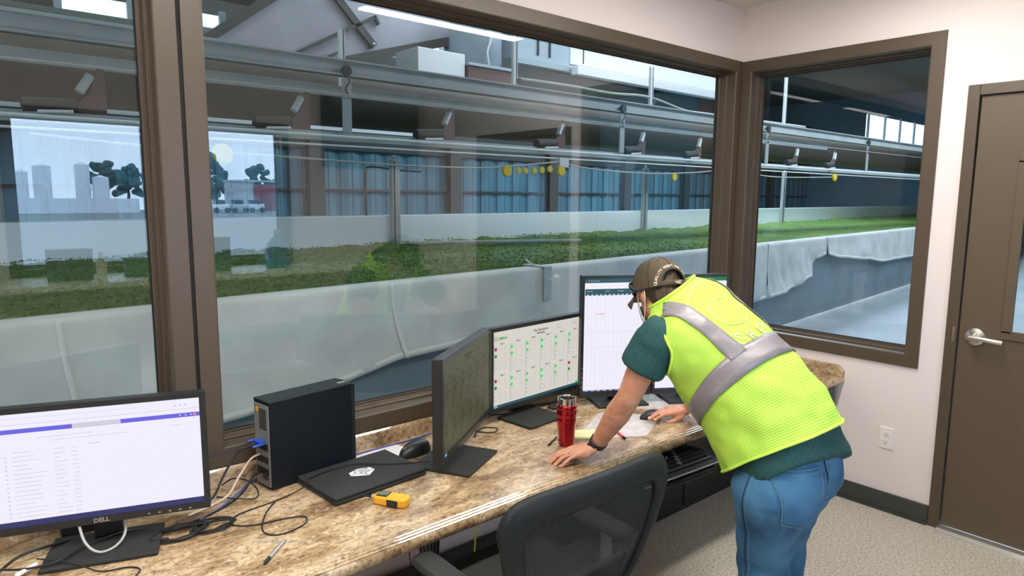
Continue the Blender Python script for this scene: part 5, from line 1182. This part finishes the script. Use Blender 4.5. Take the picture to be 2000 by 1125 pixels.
# jeans
jb = MB()
jb.ell((-1.775, -1.325, .77), (.108, .108, .125)); jb.ell((-1.62, -1.305, .78), (.105, .108, .125))
jb.chain([V((-1.755, -1.275, .82)), V((-1.655, -1.265, .80))], [.135, .135]); jb.chain([V((-1.74, -1.28, .88)), V((-1.67, -1.27, .88))], [.115, .115])
jb.chain([hipL+V((-.01, .0, -.05)), hipL.lerp(knL_, .5)+V((-.01, .0, 0)), knL_, knL_.lerp(ftL, .5), ftL+V((0, 0, .02))], [.128, .103, .085, .078, .080])
jb.chain([hipR+V((0, -.02, -.02)), hipR.lerp(knR_, .5), knR_, knR_.lerp(ftR, .5), ftR+V((0, 0, .02))], [.120, .103, .085, .078, .080])
def jw(c): return .006*noise.noise(V((c.x*6, c.y*6, c.z*18)))+.005*noise.noise(c*13)+(.007*math.sin(c.z*70+c.y*20)*max(0, noise.noise(c*5)) if c.z < .72 else 0)
jeans = organic('jeans', jb, .0075, 6, 'jeans', pe, wrinkle=jw, keep=lambda c: c.z > .045)
bv = BVHTree.FromPolygons([tuple(v.co) for v in jeans.data.vertices], [tuple(p.vertices) for p in jeans.data.polygons])
def onj(p, d, off):
    h_ = bv.ray_cast(V(p), V(d).normalized(), 1.0)
    return None if h_[0] is None else h_[0]-V(d).normalized()*off
def stitchline(pts, d, off, r, m, name, par, n=6):
    out = [onj(p, d, off) for p in smoothpts(pts, n)]; out = [p for p in out if p is not None]
    if len(out) > 2: return MB().tube(out, r, 5).build(name, m, par, smooth=True)
def pocket(c, ux, d, w_=.15, h__=.155, tilt=0):
    d = V(d).normalized(); ux = V(ux); ux = (ux-d*ux.dot(d)).normalized(); uz = ux.cross(d); uz = uz if uz.z > 0 else -uz
    c = V(c)-d*.5; b = MB(); ni = 14; nj = 14; vs = []; ok = True
    for j in range(nj+1):
        for i in range(ni+1):
            x = (i/ni-.5)*w_*(1-.10*(1-j/nj)); y = (j/nj-.5)*h__-(.022*(1-abs(i/ni-.5)*2)*(1-j/nj))
            p = onj(c+ux*x+uz*y, d, .0035); 
            if p is None: p = c+ux*x+uz*y+d*.5
            vs.append(p)
    b.add(vs, [(j*(ni+1)+i, j*(ni+1)+i+1, (j+1)*(ni+1)+i+1, (j+1)*(ni+1)+i) for j in range(nj) for i in range(ni)])
    o = b.build('back_pocket', 'jeans', jeans, smooth=True, auto=False); md = o.modifiers.new('s', 'SOLIDIFY'); md.thickness = .004; md.offset = 0
    e = [vs[j*(ni+1)] for j in range(nj, -1, -1)]+[vs[i] for i in range(ni+1)]+[vs[j*(ni+1)+ni] for j in range(nj+1)]
    MB().tube([p-d*.0022 for p in e], .0016, 5).build('stitching', 'stitch', o, smooth=True)
    t_ = [vs[nj*(ni+1)+i] for i in range(ni+1)]; MB().tube([p-d*.0022 for p in t_], .0022, 5).build('stitching', 'stitch', o, smooth=True)
    t_ = [vs[(nj-1)*(ni+1)+i] for i in range(ni+1)]; MB().tube([p-d*.0022 for p in t_], .0012, 5).build('stitching', 'stitch', o, smooth=True)
pocket((-1.85, -1.40, .765), (1, -.45, .06), (.45, .85, -.10)); pocket((-1.63, -1.44, .785), (1, .25, .06), (-.25, .95, -.10))
stitchline([(-2.4, -1.285, .95), (-2.4, -1.285, .8), (-2.4, -1.265, .6), (-2.4, -1.25, .45), (-2.4, -1.27, .2)], (1, 0.05, 0), .001, .003, 'seam', 'side_seam', jeans, 10)
stitchline([(-2.4, -1.297, .95), (-2.4, -1.297, .8), (-2.4, -1.277, .6), (-2.4, -1.262, .45)], (1, 0.05, 0), .001, .0014, 'stitch', 'side_seam', jeans, 10)
stitchline([(-1.70, -1.9, .95), (-1.70, -1.9, .85), (-1.70, -1.9, .75), (-1.70, -1.9, .67)], (0, 1, 0), .001, .003, 'seam', 'seat_seam', jeans, 10)
for nm, f_ in (('L', ftL), ('R', ftR)):
    b = MB(); b.cap(f_+V((0, -.05, -.025)), f_+V((-.01, .13, -.035)), .05, .043); b.cap(f_+V((0, 0, .08)), f_+V((0, -.02, -.02)), .05, .052)
    o = organic('boot', b, .008, 4, 'boot', pe, keep=None)
    for v_ in o.data.vertices: v_.co.z = max(v_.co.z, .002)

# cap, hair, mask, glasses
hb = MB(); hb.ell(headc+hu*.010-hf*.006, (.097, .079, .098), hm, 40, 24); hb.ell(headc-hf*.048-hu*.052, (.052, .068, .058), hm)
hair = organic('hair', hb, .004, 3, 'hair', pe, keep=lambda c: (c-headc).dot(hf) < .055 and ((c-headc).dot(hu) > -.09 and ((c-headc).dot(hf) < -.012 or (c-headc).dot(hu) > .01)), wrinkle=lambda c: .003*noise.noise(V(((c-headc).dot(hs)*120, (c-headc).dot(hf)*60, (c-headc).dot(hu)*40))))
cf = (hf+hu*.34).normalized(); cu = (hu-hf*.34).normalized(); RA, RB, RC = .107, .088, .116; cc = headc+hu*.008-hf*.006
def cappt(az, el_, off=0):   # az 0 = front, el_ 0 = rim .. pi/2 = top
    return cc+cf*((RA+off)*math.cos(az)*math.cos(el_)**.8)+hs*((RB+off)*math.sin(az)*math.cos(el_)**.8)+cu*((RC+off)*math.sin(el_)-.012)
b = MB(); na, ne = 96, 28; vs = [cappt(2*math.pi*i/na, math.pi/2*j/ne*.995) for j in range(ne+1) for i in range(na)]
fs = []
def opening(az, el_):   # adjuster opening at the back
    da = (az-math.pi); return (da/.50)**2+((el_-.16)/.36)**2 < 1 and el_ > .16
for j in range(ne):
    for i in range(na):
        if not opening(2*math.pi*(i+.5)/na, math.pi/2*(j+.5)/ne): fs.append((j*na+i, j*na+(i+1) % na, (j+1)*na+(i+1) % na, (j+1)*na+i))
b.add(vs, fs); cap_ = b.build('cap', 'cap', pe, smooth=True, auto=False); md = cap_.modifiers.new('s', 'SOLIDIFY'); md.thickness = .0035; md.offset = 1
sm = MB()
for k in range(6):
    az = math.pi/6+k*math.pi/3 if True else 0
    az = k*math.pi/3
    lo = .54 if k == 3 else .0
    sm.tube([cappt(az, lo+(1.55-lo)*q/20, .0040) for q in range(21)], .0013, 5)
sm.tube([cappt(math.pi+.50*math.cos(math.pi*q/30), .16+.36*math.sin(math.pi*q/30), .0040) for q in range(31)], .0028, 6)
sm.tube([cappt(2*math.pi*q/60, .02, .0036) for q in range(61)], .0022, 6)
sm.build('seams', 'capd', cap_, smooth=True)
MB().ell(cappt(0, 1.55, .004), (.008, .008, .004), hm).build('top_button', 'capd', cap_, smooth=True)
ey = MB()
for k in range(6): ey.lathe(cappt(math.pi/6+k*math.pi/3, 1.0, .0035), [(.0035, 0), (.0035, .0012), (.0012, .0012)], 10, (cappt(math.pi/6+k*math.pi/3, 1.0, .03)-cappt(math.pi/6+k*math.pi/3, 1.0, 0)))
ey.build('eyelets', 'capd', cap_)
def brimpt(i, j):
    a = (i*2-1)*1.12; r_ = 1+.62*j*math.cos(a*.75)
    p = cc+cf*(RA*math.cos(a)*r_)+hs*(RB*math.sin(a)*(1+.12*j))-cu*(.008+.016*j+.075*(abs(i*2-1)**2)*(.35+.65*j)*.55); return p
gridmesh('brim', brimpt, 28, 10, 'cap', cap_, th=.004)
def captext(t, size, el0, az0, spread, arc):
    b = MB(); adv = 0
    for i, c_ in enumerate(t):
        if c_ == ' ': continue
        f = (i-(len(t)-1)/2)/max(1, len(t)-1); vs, fs = text2d(c_, size)
        ps = f*2*(1.42 if arc else .6); az = az0+spread/2*math.sin(ps); e0 = el0+arc*math.cos(ps); tl = math.atan2(-arc*math.sin(ps), spread/2*math.cos(ps)) if arc else 0
        ca, sa = math.cos(tl), math.sin(tl); ms = .105
        b.add([cappt(az+(x*ca-y*sa)/ms*1.15, e0+(x*sa+y*ca)/ms, .0046) for x, y in vs], fs)
    return b
captext('QUALITY WHEAT AND BARLEY', .0135, .0, math.pi, 1.50, .62).build('arched_lettering', 'thread', cap_)
captext('WGC', .0140, .03, math.pi+.12, .30, .0).build('strap_lettering', 'thread', cap_)
sg = empty('sunglasses', 'dark sunglasses resting on the front of the brown cap', 'sunglasses', (0, 0, 0))
for s_ in (-1, 1):
    b = MB(); cpt = cappt(s_*.32, .30, .022); dn = (cf*.9+hs*s_*.35+cu*.15).normalized(); b.ell(cpt, (.004, .030, .019), Matrix((dn, dn.cross(hu).normalized()*-1, dn.cross(dn.cross(hu)).normalized()*-1)).transposed()); b.build('lens', 'lens', sg, smooth=True)
    MB().tube(smoothpts([cappt(s_*.60, .32, .020), cappt(s_*.85, .26, .010), cappt(s_*1.3, .14, .0075), cappt(s_*1.75, -.02, .0075)]), [.0035]*25, 8).build('temple', 'black', sg, smooth=True)
MB().tube([cappt(-.10, .36, .024), cappt(0, .38, .024), cappt(.10, .36, .024)], .003, 8).build('bridge', 'black', sg, smooth=True)
def maskpt(i, j):
    a = (i*2-1)*1.15; c = headc-hu*(.015+.09*j); return c+hf*(.112*math.cos(a)*(1-.12*(2*j-1)**2)+.006)+hs*(.076*math.sin(a))
mk = gridmesh('face_mask', maskpt, 20, 10, 'mask', pe, th=.002)
for s_ in (-1, 1):
    e0 = headc+hs*(.082*s_)
    MB().tube(smoothpts([maskpt(.5+.5*s_, .1), e0+hf*.012+hu*.014, e0-hf*.020+hu*.010, e0-hf*.026-hu*.022, maskpt(.5+.5*s_, .9)]), .0018, 6).build('ear_loop', 'plate', mk, smooth=True)
# watch and ring
wt = empty('wristwatch', '', 'x'); 
for k in ('label', 'category'): del wt[k]
wt.parent = pe
ax = (wrL-elL).normalized(); wc = wrL-ax*.012; e1 = ax.orthogonal().normalized(); e2 = ax.cross(e1)
b = MB(); n = 40; vs = []
for q, rr_ in ((-.011, .0305), (-.011, .0335), (.011, .0330), (.011, .030)): vs += [wc+ax*q+(e1*math.cos(2*math.pi*k/n)+e2*math.sin(2*math.pi*k/n))*rr_ for k in range(n)]
b.add(vs, [(i*n+k, i*n+(k+1) % n, ((i+1) % 4)*n+(k+1) % n, ((i+1) % 4)*n+k) for i in range(4) for k in range(n)]); b.build('strap', 'black', wt, smooth=True)
dv = V((-.62, -.45, .55)); dv = (dv-ax*dv.dot(ax)).normalized(); sd = dv.cross(ax); mx = Matrix((sd, ax, dv)).transposed().to_4x4(); mx.translation = wc+dv*.034
MB().box((-.016, -.018, -.003), (.016, .018, .006), mx).build('watch_case', 'black', wt, bevel=.004)
d = V((-.88, .42, -.22)).normalized(); k_ = knL[2]; MB().lathe(k_+d*.018-V((0, 0, .001)), [(.0100, -.0018), (.0108, -.0018), (.0108, .0018), (.0100, .0018), (.0100, -.0018)], 24, d).build('ring', 'gold', pe, smooth=True)
